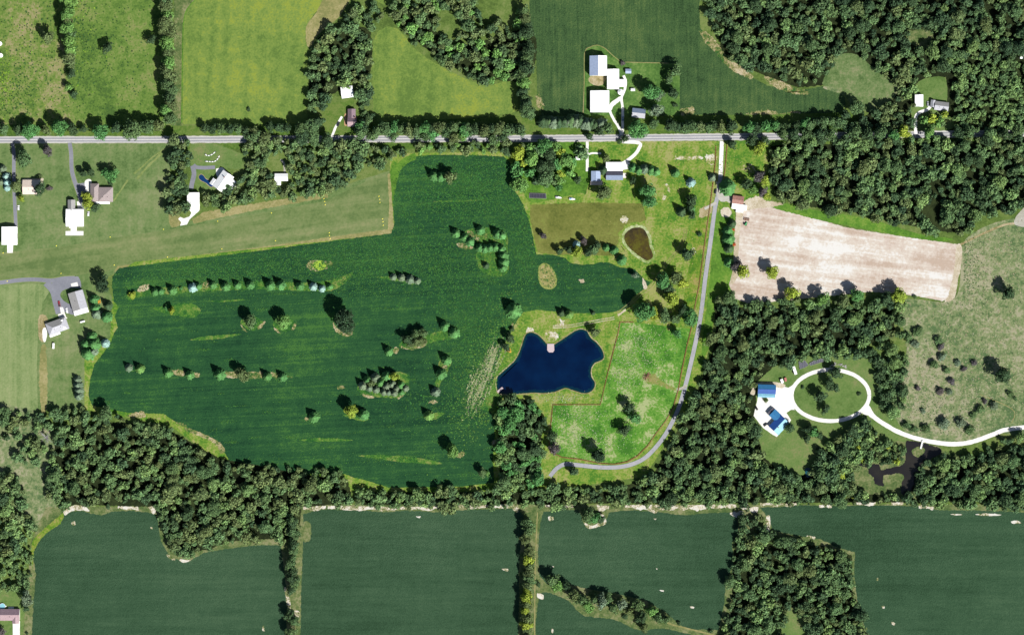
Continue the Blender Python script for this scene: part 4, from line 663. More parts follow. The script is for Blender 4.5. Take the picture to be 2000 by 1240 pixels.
def boat(label, px, py, ang, c):
    x, y = W(px, py); t = thing('boat_on_trailer', label, 'boat', (x, y, 0), math.radians(ang))
    o = [(-3.6, 0.0), (-2.0, 0.8), (2.4, 1.1), (2.6, 0), (2.4, -1.1), (-2.0, -0.8)]
    MB().prism(o, 0.6, 1.3).build('hull', FRAME, t); MB().box(0.2, 1.8, -0.7, 0.7, 1.3, 1.9).build('cabin', c, t); MB().box(2.61, 3.0, -0.3, 0.3, 0.6, 1.4).build('motor', DARK, t); MB().box(-4.6, -2.2, -0.06, 0.06, 0.45, 0.58).build('drawbar', DARK, t)
    for s in (-1, 1): wheel(t, 0.6, s * 0.95, 0.32, 0.18)
boat('white pointed boat on a trailer, left of two beyond the dark garden bed', 1090.5, 386, 172, WALLS['grey'])
boat('white pointed boat with a grey stern, right of two beyond the dark garden bed', 1117, 389, 174, WALLS['blue'])
# garden bed, garden plot, log borders
def plot(name, label, cat, outline, soil, rows, row_mat, frame_mat, ang_rows=0):
    cx = sum(p[0] for p in outline) / len(outline); cy = sum(p[1] for p in outline) / len(outline); x, y = W(cx, cy)
    t = thing(name, label, cat, (x, y, 0)); loc = [((p[0] - cx) * M, (cy - p[1]) * M) for p in outline]
    MB().prism(loc, 0.0, 0.55 if rows else 0.5).build('soil', soil, t)
    n = len(loc)
    for i in range(n):
        a, c = loc[i], loc[(i + 1) % n]; L = math.hypot(c[0] - a[0], c[1] - a[1]); nx, ny = -(c[1] - a[1]) / L * .12, (c[0] - a[0]) / L * .12
        MB().prism([(a[0] + nx, a[1] + ny), (c[0] + nx, c[1] + ny), (c[0] - nx, c[1] - ny), (a[0] - nx, a[1] - ny)], 0.0, 0.8).build('border_board', frame_mat, t)
    xs = [p[0] for p in loc]
    for k in range(rows):
        xx = min(xs) + (max(xs) - min(xs)) * (k + 0.5) / rows; ys = []
        for i in range(n):
            a, c = loc[i], loc[(i + 1) % n]
            if (a[0] > xx) != (c[0] > xx): ys.append(a[1] + (c[1] - a[1]) * (xx - a[0]) / (c[0] - a[0]))
        if len(ys) >= 2: MB().box(xx - 0.22, xx + 0.22, min(ys) + 0.3, max(ys) - 0.3, 0.552, 0.8).build('row', row_mat, t)
SOILD = flat('dark_mulch', S(56, 56, 72), var=0.2, scale=1.5); SOILG = flat('grey_soil', S(126, 128, 140), var=0.18, scale=1.2); ROWL = flat('row_cover', S(100, 100, 116)); BORD = flat('border_timber', S(176, 180, 170))
plot('garden_bed', 'dark rectangular garden bed with pale timber border south of the grove', 'garden bed', [(1034, 377.5), (1066, 378.5), (1067, 388), (1034, 387)], SOILD, 11, ROWL, BORD)
plot('garden_plot', 'grey five-sided garden plot above the gravel ring', 'garden plot', [(1560, 706), (1572, 704), (1579, 713), (1573, 717), (1561.5, 721)], SOILG, 6, ROWL, BORD)
plot('garden_plot', 'long curved grey garden plot against the wood above the ring', 'garden plot', [(1580, 710), (1590, 704), (1604, 700.5), (1611, 702), (1609, 706), (1595, 710), (1583, 714)], SOILG, 9, ROWL, BORD)
t = building('rubble_heap', 'pale heap of stone and scrap at the top of the gravel ring', 'rubble heap', 1637, 713)
r2 = random.Random(5)
for i in range(26):
    u = r2.uniform(-8, 8); v = r2.gauss(0, 1.0) - 0.02 * u * u + 0.6; s = r2.uniform(0.5, 1.3)
    MB().prism([(u + s * math.cos(a) * r2.uniform(.6, 1), v + s * .7 * math.sin(a) * r2.uniform(.6, 1)) for a in [k * 1.047 for k in range(6)]], 0, r2.uniform(0.3, 1.0)).build('slab', flat('rubble', S(196, 194, 188), var=0.2) if i == 0 else bpy.data.materials['rubble'], t)
for lb, pts in (('upper curved white log edging in the front garden of the angled house', P3([(585, 150), (605, 172), (640, 178), (680, 165), (715, 140), (738, 118)], 7.29, 320, 280)),
                ('lower curved white log edging in the front garden of the angled house', P3([(585, 258), (630, 262), (680, 265), (720, 262), (755, 238), (778, 205), (792, 180)], 7.29, 320, 280))):
    q = catmull(pts, False, 1.6); x, y = W(*q[0]); t = thing('garden_edging', lb, 'garden edging', (x, y, 0))
    for i in range(len(q) - 1):
        a, c = W(*q[i]), W(*q[i + 1]); ang = math.atan2(c[1] - a[1], c[0] - a[0]); L = math.hypot(c[0] - a[0], c[1] - a[1]) * .8
        o = MB().box(-L / 2, L / 2, -0.45, 0.45, 0, 0.5).build('stone', FRAME if i % 3 else SOILG, t); o.location = ((a[0] + c[0]) / 2 - x, (a[1] + c[1]) / 2 - y, 0); o.rotation_euler.z = ang
t = building('dead_tree', 'bare grey dead tree at the west side of the south-west wood', 'dead tree', 93, 853); DT = flat('dead_bark', S(176, 172, 176), var=0.1)
MB().cyl(0, 0, 0.5, 0, 9, 10, 0.3).build('trunk', DT, t)
for i in range(26):
    a = r2.uniform(0, 6.28); z0 = r2.uniform(6, 9.2); L = r2.uniform(4, 8.5); A = Vector((0, 0, z0)); B = Vector((L * math.cos(a), L * math.sin(a), z0 + r2.uniform(1, 4)))
    m = MB(); last = (A, 0.26)
    for k, (P_, w_) in enumerate([(A.lerp(B, .5) + Vector((r2.uniform(-.6, .6), r2.uniform(-.6, .6), .5)), .16), (B, .06)]):
        d_ = (P_ - last[0]).normalized(); n1 = d_.orthogonal().normalized(); n2 = d_.cross(n1); q0, w0 = last
        m.add([q0 + n1 * w0, q0 + n2 * w0, q0 - n1 * w0, q0 - n2 * w0, P_ + n1 * w_, P_ + n2 * w_, P_ - n1 * w_, P_ - n2 * w_], [(0, 1, 5, 4), (1, 2, 6, 5), (2, 3, 7, 6), (3, 0, 4, 7)]); last = (P_, w_)
    m.build('branch', DT, t)
# brush pile in the paddock
t = building('brush_pile', 'brown pile of branches in the middle of the paddock', 'brush pile', 1263.5, 735)
BW = flat('dead_wood', S(186, 140, 112), var=0.25, scale=2)
for i in range(40):
    a = r2.uniform(0, 6.28); R_ = r2.uniform(2.2, 5.2); b_ = a + r2.uniform(-.7, .7); z1 = r2.uniform(.8, 2.4); r_ = r2.uniform(.6, 2)
    A = Vector((R_ * math.cos(a), R_ * math.sin(a) * 1.1, 0.1)); B = Vector((r_ * math.cos(b_ + 2.6) * .4, r_ * math.sin(b_ + 2.6) * .4, z1)); d_ = (B - A).normalized(); n1 = d_.cross(Vector((0, 0, 1))).normalized() * 0.16; n2 = Vector((0, 0, 0.16))
    MB().add([A + n1, A + n2, A - n1, A - n2, B + n1 * .5, B + n2 * .5, B - n1 * .5, B - n2 * .5], [(0, 1, 5, 4), (1, 2, 6, 5), (2, 3, 7, 6), (3, 0, 4, 7), (0, 3, 2, 1), (4, 5, 6, 7)]).build('branch', BW, t)
# implements by the bare field
def tractor(px, py, ang):
    x, y = W(px, py); t = thing('tractor', 'green tractor standing on the bare field near its north-west corner', 'tractor', (x, y, 0), math.radians(ang)); GR = flat('tractor_green', (0.05, 0.28, 0.1, 1), rough=0.35)
    MB().box(0.2, 2.2, -0.45, 0.45, 0.8, 1.5).build('bonnet', GR, t); MB().box(-1.3, 0.15, -0.8, 0.8, 1.0, 1.3).build('fender', GR, t); MB().box(-1.1, 0.1, -0.7, 0.7, 1.32, 2.5).build('cab', GLASS, t); MB().box(-1.2, 0.2, -0.8, 0.8, 2.51, 2.6).build('cab_roof', GR, t)
    for s in (-1, 1): wheel(t, -0.8, s * 1.05, 0.85, 0.5); wheel(t, 1.6, s * 0.8, 0.5, 0.35)
tractor(1456.5, 438, 60)
def implement(label, px, py, ang, c, L, Wd):
    x, y = W(px, py); t = thing('farm_implement', label, 'farm implement', (x, y, 0), math.radians(ang))
    for i in range(3): MB().box(-L / 2, L / 2, -Wd / 2 + i * Wd / 2.4, -Wd / 2 + i * Wd / 2.4 + 0.35, 0.6, 0.95).build('beam', c, t)
    for k in (-1, 0, 1): MB().box(k * L * .4 - .2, k * L * .4 + .2, -Wd / 2, Wd / 2, 0.955, 1.15).build('crossbar', c, t)
    for s in (-1, 1): wheel(t, s * L * .3, 0, 0.4, 0.25)
implement('rusty brown implement just above the green tractor', 1458, 428.5, -10, flat('rusty_steel', S(176, 130, 100)), 5.6, 2.6)
ORANGE = flat('orange_paint', S(240, 110, 56), rough=0.4)
implement('orange implement beside the spruces, upper of two by the bare field', 1431.5, 449, -8, ORANGE, 3.6, 1.8)
implement('orange implement beside the spruces, lower of two by the bare field', 1434, 478, 10, ORANGE, 3.0, 2.6)
# air-strip markers
YEL = flat('marker_yellow', (0.85, 0.75, 0.1, 1)); mk = MB(); mk.cyl(0, 0, 0.5, 0.0, 0.12, 12); mme = mk.mesh('base', YEL); mk2 = MB(); mk2.cyl(0, 0, 0.4, 0.121, 0.75, 12, 0.12); mm2 = mk2.mesh('cone', YEL)
nn = [(6, 494), (110, 480), (215, 463), (319, 448), (425, 432), (530, 416)]; ss = [(14, 549), (119, 534), (223, 517.5), (327, 502), (433, 486), (538, 470)]
ends = [('the middle cross row, north half', [(632.5, 388), (634, 393.5), (635, 400)]), ('the middle cross row, south half', [(643, 454.5), (643.5, 460), (644.5, 466)]), ('the east end row, north half', [(740, 383.5), (741.5, 389.5), (742, 395.5)]), ('the east end row, south half', [(747, 427.5), (748, 433), (748.5, 440)])]
def marker(p, lb):
    x, y = W(*p); t = thing('airstrip_marker', lb, 'marker', (x, y, 0), 0, 'yellow markers along the grass airstrip'); link('base', mme, t); link('cone', mm2, t)
for i, p in enumerate(nn): marker(p, f'yellow cone marker, {ORD[i + 1]} from the west on the north edge of the airstrip')
for i, p in enumerate(ss): marker(p, f'yellow cone marker, {ORD[i + 1]} from the west on the south edge of the airstrip')
for nm_, l_ in ends:
    for i, p in enumerate(l_): marker(p, f'yellow cone marker, {ORD[i + 1]} from the north in {nm_}')

# ------------------------------------------------------------------ plants
def foliage_mat():
    m, t, b = new_mat('foliage', 0.75, 0.06); L = t.links.new
    a = t.nodes.new('ShaderNodeAttribute'); a.attribute_name = 'col'; oi = t.nodes.new('ShaderNodeObjectInfo')
    mx = t.nodes.new('ShaderNodeMix'); mx.data_type = 'RGBA'; mx.blend_type = 'MULTIPLY'; mx.inputs[0].default_value = 1.0
    L(a.outputs['Color'], mx.inputs[6]); L(oi.outputs['Color'], mx.inputs[7]); L(mx.outputs[2], b.inputs['Base Color'])
    return m
FOL = foliage_mat(); BARK = flat('bark', (0.10, 0.075, 0.055, 1), rough=0.95)
class FM:                                   # triangles/quads with a colour per vertex, by numpy
    def __init__(s): s.v = []; s.f = []; s.c = []; s.n = 0
    def quads(s, V, tint):                  # V: (k,4,3), tint (k,3)
        k = len(V); s.v.append(V.reshape(-1, 3)); s.f.append((np.arange(k * 4).reshape(-1, 4) + s.n)); s.c.append(np.repeat(tint, 4, 0)); s.n += 4 * k
def leaf_quads(P, N, size, g, jit=0.5):
    k = len(P); N = N + g.normal(0, jit, (k, 3)); N /= np.linalg.norm(N, axis=1)[:, None]
    A = np.cross(N, g.normal(0, 1, (k, 3))); A /= np.linalg.norm(A, axis=1)[:, None]; B = np.cross(N, A)
    sa = (size * g.uniform(0.6, 1.3, k))[:, None]; sb = (size * g.uniform(0.5, 1.0, k))[:, None]
    j = lambda: g.uniform(0.7, 1.15, (k, 1))
    return np.stack([P - A * sa * j() - B * sb * j() * .5, P + A * sa * .4 * j() - B * sb * j(), P + A * sa * j() + B * sb * .5 * j(), P - A * sa * .4 * j() + B * sb * j()], 1)
def proto_broadleaf(seed, n=520, lobes=16, flat_=0.85, rise=1.0, lobe=(0.20, 0.40), leaf=0.115, jit=0.5):
    """crown of unit radius; lobes of leaf clumps over a lop-sided dome"""
    g = np.random.default_rng(seed); F = FM(); ex = g.uniform(0.8, 1.15); ph = g.uniform(0, 6.28)
    for i in range(lobes):
        if i == 0: c = np.array([g.uniform(-.15, .15), g.uniform(-.15, .15), 0.55 + 0.85 * rise]); r = g.uniform(0.34, 0.46)
        else:
            a = g.uniform(0, 2 * np.pi); d = np.sqrt(g.uniform(0.05, 1)) * 0.76 * (1 + 0.16 * np.cos(2 * a + ph)); r = g.uniform(*lobe)
            c = np.array([np.cos(a) * d * ex, np.sin(a) * d / ex, 0.55 + rise * (0.85 - 1.05 * d * d) + g.uniform(-0.22, 0.16)])
        k = int(n / lobes * (r / np.mean(lobe)) ** 2) + 5
        N = g.normal(0, 1, (k, 3)); N[:, 2] = np.abs(N[:, 2]) - 0.3; N /= np.linalg.norm(N, axis=1)[:, None]
        P = c + N * r * g.uniform(0.7, 1.15, (k, 1)) * np.array([1, 1, flat_])
        t = g.uniform(0.85, 1.15) * g.uniform(0.6, 1.4, (k, 1)); warm = g.uniform(-0.07, 0.07, (k, 1))
        F.quads(leaf_quads(P, N, leaf, g, jit), np.concatenate([t * (1 + warm), t, t * (1 - warm)], 1))
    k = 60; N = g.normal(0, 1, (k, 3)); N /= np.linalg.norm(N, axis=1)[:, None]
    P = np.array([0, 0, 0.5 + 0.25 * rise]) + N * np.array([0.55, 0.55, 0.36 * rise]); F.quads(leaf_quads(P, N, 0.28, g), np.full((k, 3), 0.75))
    return F
def proto_spruce(seed, n_lev=11):
    """cone of unit radius, height 2.5"""
    g = np.random.default_rng(seed); F = FM(); H = 2.05
    for l in range(n_lev):
        u = l / (n_lev - 1); z = 0.60 + (H - 0.68) * u; R = (1 - u ** 1.5) ** 0.85 * g.uniform(0.9, 1.08) + 0.05; nb = max(5, int(13 * (1 - u * 0.6)))
        for b_ in range(nb):
            a = 2 * np.pi * (b_ + g.uniform(-.3, .3)) / nb + l * 0.7; L = R * g.uniform(0.78, 1.12); d = np.array([np.cos(a), np.sin(a), 0]); s = np.array([-d[1], d[0], 0]); w = 0.10 + 0.14 * L
            t0 = g.uniform(0.75, 1.25)
            ks = max(1, int(round(L / 0.28)))
            for q in range(ks):
                f0, f1 = q / ks, (q + 1.15) / ks; z0 = z + 0.14 - 0.62 * L * f0; z1 = z + 0.10 - 0.74 * L * f1
                ww = w * (1.15 - 0.7 * f0) * g.uniform(.8, 1.2)
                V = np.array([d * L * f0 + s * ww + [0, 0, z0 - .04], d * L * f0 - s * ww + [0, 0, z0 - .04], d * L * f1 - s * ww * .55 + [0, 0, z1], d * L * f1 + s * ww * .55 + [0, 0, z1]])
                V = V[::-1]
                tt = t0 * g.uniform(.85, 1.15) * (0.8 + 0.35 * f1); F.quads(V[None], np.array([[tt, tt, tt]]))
    return F
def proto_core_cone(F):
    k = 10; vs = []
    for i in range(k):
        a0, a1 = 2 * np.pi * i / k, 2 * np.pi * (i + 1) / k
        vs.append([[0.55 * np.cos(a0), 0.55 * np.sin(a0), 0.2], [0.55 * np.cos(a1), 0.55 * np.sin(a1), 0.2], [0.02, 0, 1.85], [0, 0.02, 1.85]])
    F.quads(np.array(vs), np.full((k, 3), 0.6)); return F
def fm_arrays(F): return np.concatenate(F.v), np.concatenate(F.f), np.concatenate(F.c)
def mesh_np(name, v, f, c, mat):
    me = bpy.data.meshes.new(name); n, k = len(v), len(f)
    me.vertices.add(n); me.vertices.foreach_set('co', v.astype(np.float32).ravel())
    me.loops.add(k * 4); me.loops.foreach_set('vertex_index', f.astype(np.int32).ravel())
    me.polygons.add(k); me.polygons.foreach_set('loop_start', np.arange(0, 4 * k, 4, dtype=np.int32))
    at = me.color_attributes.new('col', 'FLOAT_COLOR', 'POINT'); cc = np.ones((n, 4), np.float32); cc[:, :3] = c; at.data.foreach_set('color', cc.ravel())
    me.materials.append(mat); me.update(calc_edges=True); return me
PB = [fm_arrays(proto_broadleaf(100 + i, n=680, lobes=13 + 2 * i % 7, leaf=0.10)) for i in range(7)]
PBL = [fm_arrays(proto_broadleaf(200 + i, n=1500, lobes=28 + 3 * i, lobe=(0.14, 0.30), leaf=0.07)) for i in range(3)]       # for the widest crowns
PW = [fm_arrays(proto_broadleaf(300 + i, n=300, lobes=12 + i % 5, rise=0.66, lobe=(0.2, 0.44), leaf=0.145, jit=0.34)) for i in range(9)]          # in the woods
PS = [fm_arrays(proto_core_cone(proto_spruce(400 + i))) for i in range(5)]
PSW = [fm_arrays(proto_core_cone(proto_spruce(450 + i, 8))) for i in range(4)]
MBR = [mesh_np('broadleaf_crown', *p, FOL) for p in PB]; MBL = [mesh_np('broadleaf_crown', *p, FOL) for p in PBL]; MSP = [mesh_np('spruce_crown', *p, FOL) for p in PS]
def trunk_mesh(h, r0, r1, limbs, seed):
    g = random.Random(seed); m = MB(); m.cyl(0, 0, r0, 0, h, 8, r1)
    for i in range(limbs):
        a = g.uniform(0, 6.28); z = h * g.uniform(0.45, 0.8); A = Vector((0, 0, z)); B = Vector((0.5 * math.cos(a), 0.5 * math.sin(a), z + g.uniform(0.25, 0.5))); d = (B - A).normalized(); n1 = d.orthogonal().normalized(); n2 = d.cross(n1)
        m.add([A + n1 * r1, A + n2 * r1, A - n1 * r1, A - n2 * r1, B + n1 * r1 * .3, B + n2 * r1 * .3, B - n1 * r1 * .3, B - n2 * r1 * .3], [(0, 1, 5, 4), (1, 2, 6, 5), (2, 3, 7, 6), (3, 0, 4, 7)])
    return m.mesh('trunk', BARK)
TB = [trunk_mesh(1.0, 0.07, 0.04, 5, i) for i in range(3)]; TS = trunk_mesh(1.7, 0.055, 0.01, 0, 9)
FG = 2.3
FC = {'d': (S(64, 86, 58, FG), 'dark green'), 'g': (S(83, 108, 69, FG), 'mid-green'), 'l': (S(102, 140, 74, FG), 'light green'), 'y': (S(134, 152, 60, FG), 'yellow-green'), 'o': (S(92, 108, 68, FG), 'olive-green'),
      'p': (S(88, 84, 84, FG), 'purplish brown'), 'b': (S(118, 146, 140, FG), 'pale blue'), 's': (S(80, 126, 72, FG), 'bright green'), 'k': (S(52, 72, 50, FG), 'very dark green'), 'e': (S(104, 122, 98, FG), 'grey-green'), 'm': (S(100, 126, 76, FG), 'fresh green'), 'r': (S(190, 146, 60, FG), 'orange-brown')}
def vary(c, g, a=0.12):
    k = 1 + g.uniform(-a, a); h = g.uniform(-0.03, 0.05)
    return (min(.8, c[0] * k * (1 + h)), min(.8, c[1] * k), min(.8, c[2] * k * (1 - h)), 1)
N_TREES = [0]
def place_tree(kind, px, py, r, col, label, group):
    x, y = W(px, py); r = r * (1.16 if kind == 'spruce' else 1.13 if kind == 'tree' and r < 18 else 1.0); R_ = r * M; g = rng; rz = g.uniform(0, 6.28)
    if kind == 'spruce':
        t = thing('spruce_tree', label, 'spruce tree', (x, y, 0), rz, group); h = g.uniform(1.0, 1.2)
        c = link('crown', g.choice(MSP), t); c.scale = (R_, R_, R_ * h); k = link('trunk', TS, t); k.scale = (R_, R_, R_ * h)
    elif kind == 'shrub':
        t = thing('shrub', label, 'shrub', (x, y, 0), rz, group); c = link('foliage', g.choice(MBR), t); c.scale = (R_ * g.uniform(.9, 1.1), R_, R_ * 0.75); c.location = (0, 0, -0.12 * R_)
    else:
        t = thing('broadleaf_tree', label, 'tree', (x, y, 0), rz, group); big = r >= 15
        h = g.uniform(0.95, 1.2) * (0.9 if r > 17 else 1.1 if r < 9 else 1.0); lift = 0.30 * R_
        c = link('crown', g.choice(MBL if big else MBR), t); c.scale = (R_ * g.uniform(.93, 1.08), R_ * g.uniform(.93, 1.08), R_ * h); c.location = (0, 0, lift)
        k = link('trunk', g.choice(TB), t); k.scale = (R_, R_, R_ * h + lift)
    c.color = vary(tuple(v * (0.66 if kind == 'spruce' and col != 'b' else 0.9) for v in FC[col][0]), g)
    N_TREES[0] += 1
    return t
KIND = {'spruce': 'spruce', 'tree': 'tree', 'shrub': 'shrub'}
def grove(kind, where, group, lst, axis='x', noun=None):
    """lst: (x, y, r, colour); each label counts along the axis and says the colour"""
    if kind == 'tree':                      # the smallest trees are shaped and tagged as shrubs
        small = [q for q in lst if q[2] <= 6]; lst = [q for q in lst if q[2] > 6]
        if small: grove('shrub', where, group and group + ', small trees', small, axis, 'treelet')
        if not lst: return
    l = sorted(lst, key=(lambda q: q[0]) if axis == 'x' else (lambda q: q[1])); n = len(l)
    noun = noun or kind
    for i, (x, y, r, c) in enumerate(l):
        col = FC[c][1]; side = 'west' if axis == 'x' else 'north'
        o = f'{ORD[i + 1]} from the {side}' if n > 1 else ''
        if n == 1: lb = f'{col} {noun} {where}'
        elif n == 2: lb = f'{col} {noun}, {"western" if axis == "x" and i == 0 else "eastern" if axis == "x" else "northern" if i == 0 else "southern"} of two {where}'
        else: lb = f'{col} {noun}, {o} {where}'
        place_tree(kind, x, y, r, c, lb, group)
def along(path, spacing, r, cols, jit=3.0, seed=1):
    g = random.Random(seed); p = lines(path + path[::-1][1:-1] if False else path, 1.0) if False else catmull(path, False, 1.0); out = []; d = spacing * .5; last = p[0]
    for q in p[1:]:
        d += math.hypot(q[0] - last[0], q[1] - last[1]); last = q
        if d >= spacing: d = 0; out.append((q[0] + g.uniform(-jit, jit), q[1] + g.uniform(-jit, jit), g.uniform(*r), g.choice(cols)))
    return out

# spruces in and round the central crop
grove('spruce', 'along the upper grass strip in the crop', 'spruces along the upper grass strip', [(303, 570, 7, 's'), (314, 569, 6, 's'), (337, 567, 8, 's'), (377, 562, 8, 'b'), (388, 559, 6, 's'), (416, 557, 7, 's'), (441, 560, 8, 's'), (464, 557, 7, 's'), (489, 557, 8, 's'), (528, 558, 9, 's'), (549, 557, 9, 's'), (586, 559, 8, 's'), (612, 560, 7, 'b'), (629, 564, 6, 'b'), (644, 560, 6, 's')])
grove('shrub', 'at the west end of the upper grass strip', 'shrubs on the upper grass strip', [(259, 577, 9, 'y'), (354, 563, 4, 's')])
grove('spruce', 'in the short clump right of the lime weed patch', 'spruces in the short clump', [(768, 541, 6, 'e'), (784, 542, 7, 'e'), (801, 546, 8, 'e'), (815, 549, 6, 'e')])
grove('spruce', 'along the lower soil strip in the crop', 'spruces along the lower strip', [(252, 718, 7, 'e'), (274, 720, 8, 'l'), (329, 728, 8, 's'), (371, 732, 8, 's'), (430, 731, 10, 's'), (522, 735, 8, 's'), (552, 736, 8, 's')])
grove('tree', 'among the spruces of the lower soil strip', None, [(475, 730, 13, 'o')])
grove('tree', 'standing alone in bare rings in the west crop', 'lone round trees in the west crop', [(491, 628, 14, 'g'), (554, 630, 15, 'l')])
grove('tree', 'with a wide dense crown alone in the crop', None, [(675, 624, 25, 'k')])
grove('tree', 'on the bright weedy islet in the west crop', 'trees on the weedy islet', [(326, 601, 6, 's'), (337, 606, 7, 'y')])
grove('spruce', 'standing alone left of the curved clump', None, [(760, 686, 8, 's')])
grove('tree', 'in the curved clump in mid crop', 'trees in the curved clump', [(796, 662, 10, 'd'), (811, 653, 9, 'g'), (815, 668, 10, 'o'), (828, 650, 9, 'g'), (804, 672, 8, 'o'), (824, 664, 8, 'o')])
grove('spruce', 'right of the curved clump', 'spruces right of the curved clump', [(869, 637, 9, 's'), (887, 650, 10, 's')])
grove('spruce', 'down the narrow islet left of the navy pond', 'spruces on the narrow islet', [(872, 703, 9, 's'), (862, 730, 10, 's'), (851, 765, 8, 'e')], 'y')
grove('spruce', 'beside the bright weeds south-east in the crop', None, [(838, 811, 9, 'l')])
grove('tree', 'on a bare ring near the south-east of the crop', None, [(884, 881, 14, 'l')])
grove('tree', 'at the south-east corner of the crop', 'trees at the crop corner', [(943, 922, 9, 'g'), (951, 925, 6, 'l')])
grove('spruce', 'alone with a pale crown in the south crop', None, [(614, 814, 10, 's')])
grove('tree', 'beside a pale spruce in the south crop', None, [(686, 803, 14, 'y')])
grove('spruce', 'beside the yellow-green tree in the south crop', None, [(710, 809, 10, 's')])
grove('spruce', 'in the dense islet grove in mid crop', 'spruces in the islet grove', [(709, 753, 8, 'e'), (718, 742, 8, 's'), (733, 738, 9, 'e'), (755, 734, 9, 's'), (744, 747, 8, 's'), (755, 754, 8, 'e'), (766, 750, 7, 'e'), (735, 760, 7, 'e'), (750, 765, 7, 'e'), (775, 758, 7, 'e'), (783, 752, 7, 's'), (770, 767, 7, 'e'), (784, 766, 6, 's'), (722, 757, 7, 'e'), (759, 766, 6, 'e'), (792, 758, 6, 'e')])
grove('tree', 'in the dense islet grove in mid crop', 'trees in the islet grove', [(725, 749, 8, 'o'), (771, 735, 9, 'y')])
grove('spruce', 'in the clump at the north of the crop', 'spruces in the north clump', [(847, 344, 9, 's'), (861, 346, 9, 's')])
grove('tree', 'in the clump at the north of the crop', None, [(880, 347, 12, 'o')])
grove('spruce', 'on the sandy rise north of the U-shaped hedge', 'spruces on the sandy rise', [(891, 456, 8, 's'), (908, 464, 8, 's'), (918, 472, 9, 's'), (938, 450, 8, 's'), (971, 457, 9, 's'), (980, 460, 8, 's')])
grove('spruce', 'in the U-shaped spruce hedge', 'spruces of the U-shaped hedge', [(937, 484, 8, 's'), (947, 486, 8, 's'), (957, 484, 8, 's'), (968, 483, 8, 's'), (979, 487, 8, 's'), (983, 499, 9, 's'), (984, 512, 9, 's'), (982, 523, 8, 's'), (949, 519, 6, 'd')])
# along the property line in the west
grove('spruce', 'beside the west crop edge, upper cluster', 'spruces on the west property line', [(187, 602, 9, 's'), (185, 585, 9, 's'), (212, 597, 8, 'd'), (190, 613, 9, 'e'), (209, 619, 10, 's'), (180, 657, 9, 's'), (185, 672, 12, 's'), (168, 672, 9, 's'), (173, 690, 12, 's'), (184, 686, 8, 'e')], 'y')
grove('spruce', 'at the west crop edge', None, [(206, 670, 8, 'b')])
grove('tree', 'at the north-west corner of the crop', None, [(204, 554, 13, 'k')])
grove('shrub', 'among the spruces of the west property line', None, [(192, 588, 5, 'r')])
grove('spruce', 'in the short column above the south-west wood', 'spruces in the west column', [(152, 741, 7, 'e'), (153, 752, 8, 'e'), (155, 762, 8, 'e'), (155, 773, 8, 'e')], 'y')
# west houses
grove('spruce', 'at the left edge beside the westmost drive', 'blue spruces at the left edge', [(6, 330, 7, 'e'), (13, 345, 7, 'b'), (14, 357, 7, 'b'), (14, 367, 6, 'b'), (3, 356, 6, 'e')], 'y')
grove('tree', 'on the lawn by the westmost drive', 'trees by the westmost drive', [(51, 312, 18, 'g'), (96, 296, 11, 'p'), (36, 364, 11, 'o'), (81, 371, 12, 'd'), (97, 368, 6, 'p'), (43, 388, 7, 'y'), (78, 345, 5, 'o')])
grove('tree', 'round the brown hip-roofed house', 'trees round the brown hip-roofed house', [(164, 340, 8, 'd'), (180, 338, 9, 'd'), (210, 340, 10, 's'), (223, 344, 11, 's'), (171, 384, 10, 'y'), (173, 398, 10, 'y'), (188, 405, 9, 'd'), (216, 359, 5, 'd')])
grove('tree', 'standing alone in the north-west pasture', None, [(212, 95, 11, 'd')])
grove('shrub', 'on the long lawn by the mown path', None, [(486, 214, 4, 'd')])
# by the brown pond and the pale pond bed
grove('tree', 'on the rough grass west of the brown pond', 'trees west of the brown pond', [(1061, 461, 7, 'p'), (1092, 491, 8, 'd'), (1112, 488, 9, 'd'), (1126, 494, 11, 'y'), (1140, 471, 8, 'p'), (1148, 494, 9, 'd'), (1160, 488, 10, 'g'), (1166, 479, 8, 'd'), (1240, 539, 7, 'e')])
grove('spruce', 'on the grass between the two small ponds', 'spruces between the small ponds', [(1126, 478, 7, 'b'), (1184, 484, 7, 's'), (1199, 489, 8, 's'), (1214, 508, 9, 's')])
grove('spruce', 'at the crop edge north of the navy pond', 'spruces north of the navy pond', [(1003, 607, 14, 's'), (1096, 611, 7, 'd'), (1111, 614, 8, 'l'), (1158, 611, 4, 'd')])
grove('tree', 'where the wheel track meets the paddock corner', 'trees by the paddock corner', [(1256, 609, 22, 's'), (1277, 612, 10, 'y')])
grove('tree', 'in the clump between wheel track and drive', 'trees in the large clump by the drive', [(1293, 551, 16, 's'), (1318, 541, 13, 'o'), (1331, 552, 11, 'y'), (1312, 585, 14, 'y'), (1306, 565, 11, 'd'), (1298, 616, 12, 'g'), (1315, 623, 10, 'g'), (1331, 606, 11, 'd'), (1347, 622, 17, 's')])
grove('tree', 'on the open lawn near the private drive', 'trees on the lawn near the private drive', [(1341, 497, 13, 'd'), (1365, 458, 6, 'd'), (1322, 651, 9, 's'), (1161, 649, 10, 'o'), (1264, 374, 15, 's'), (1267, 395, 14, 's'), (1236, 354, 7, 'd'), (1177, 377, 16, 'o'), (1348, 396, 13, 'd'), (1351, 422, 8, 'd')])
grove('spruce', 'on the lawn east of the grey-blue house', 'spruces on the east lawn', [(1319, 338, 8, 's'), (1349, 357, 8, 'b'), (1391, 347, 7, 'e'), (1330, 414, 9, 'd'), (1350, 409, 7, 's'), (1420, 367, 15, 's')])
grove('spruce', 'in the row behind the grey-blue house', 'spruces behind the grey-blue house', [(1236, 328, 8, 's'), (1247, 333, 8, 's'), (1259, 331, 9, 'e'), (1271, 333, 9, 's'), (1281, 336, 8, 's'), (1178, 333, 9, 'd')])
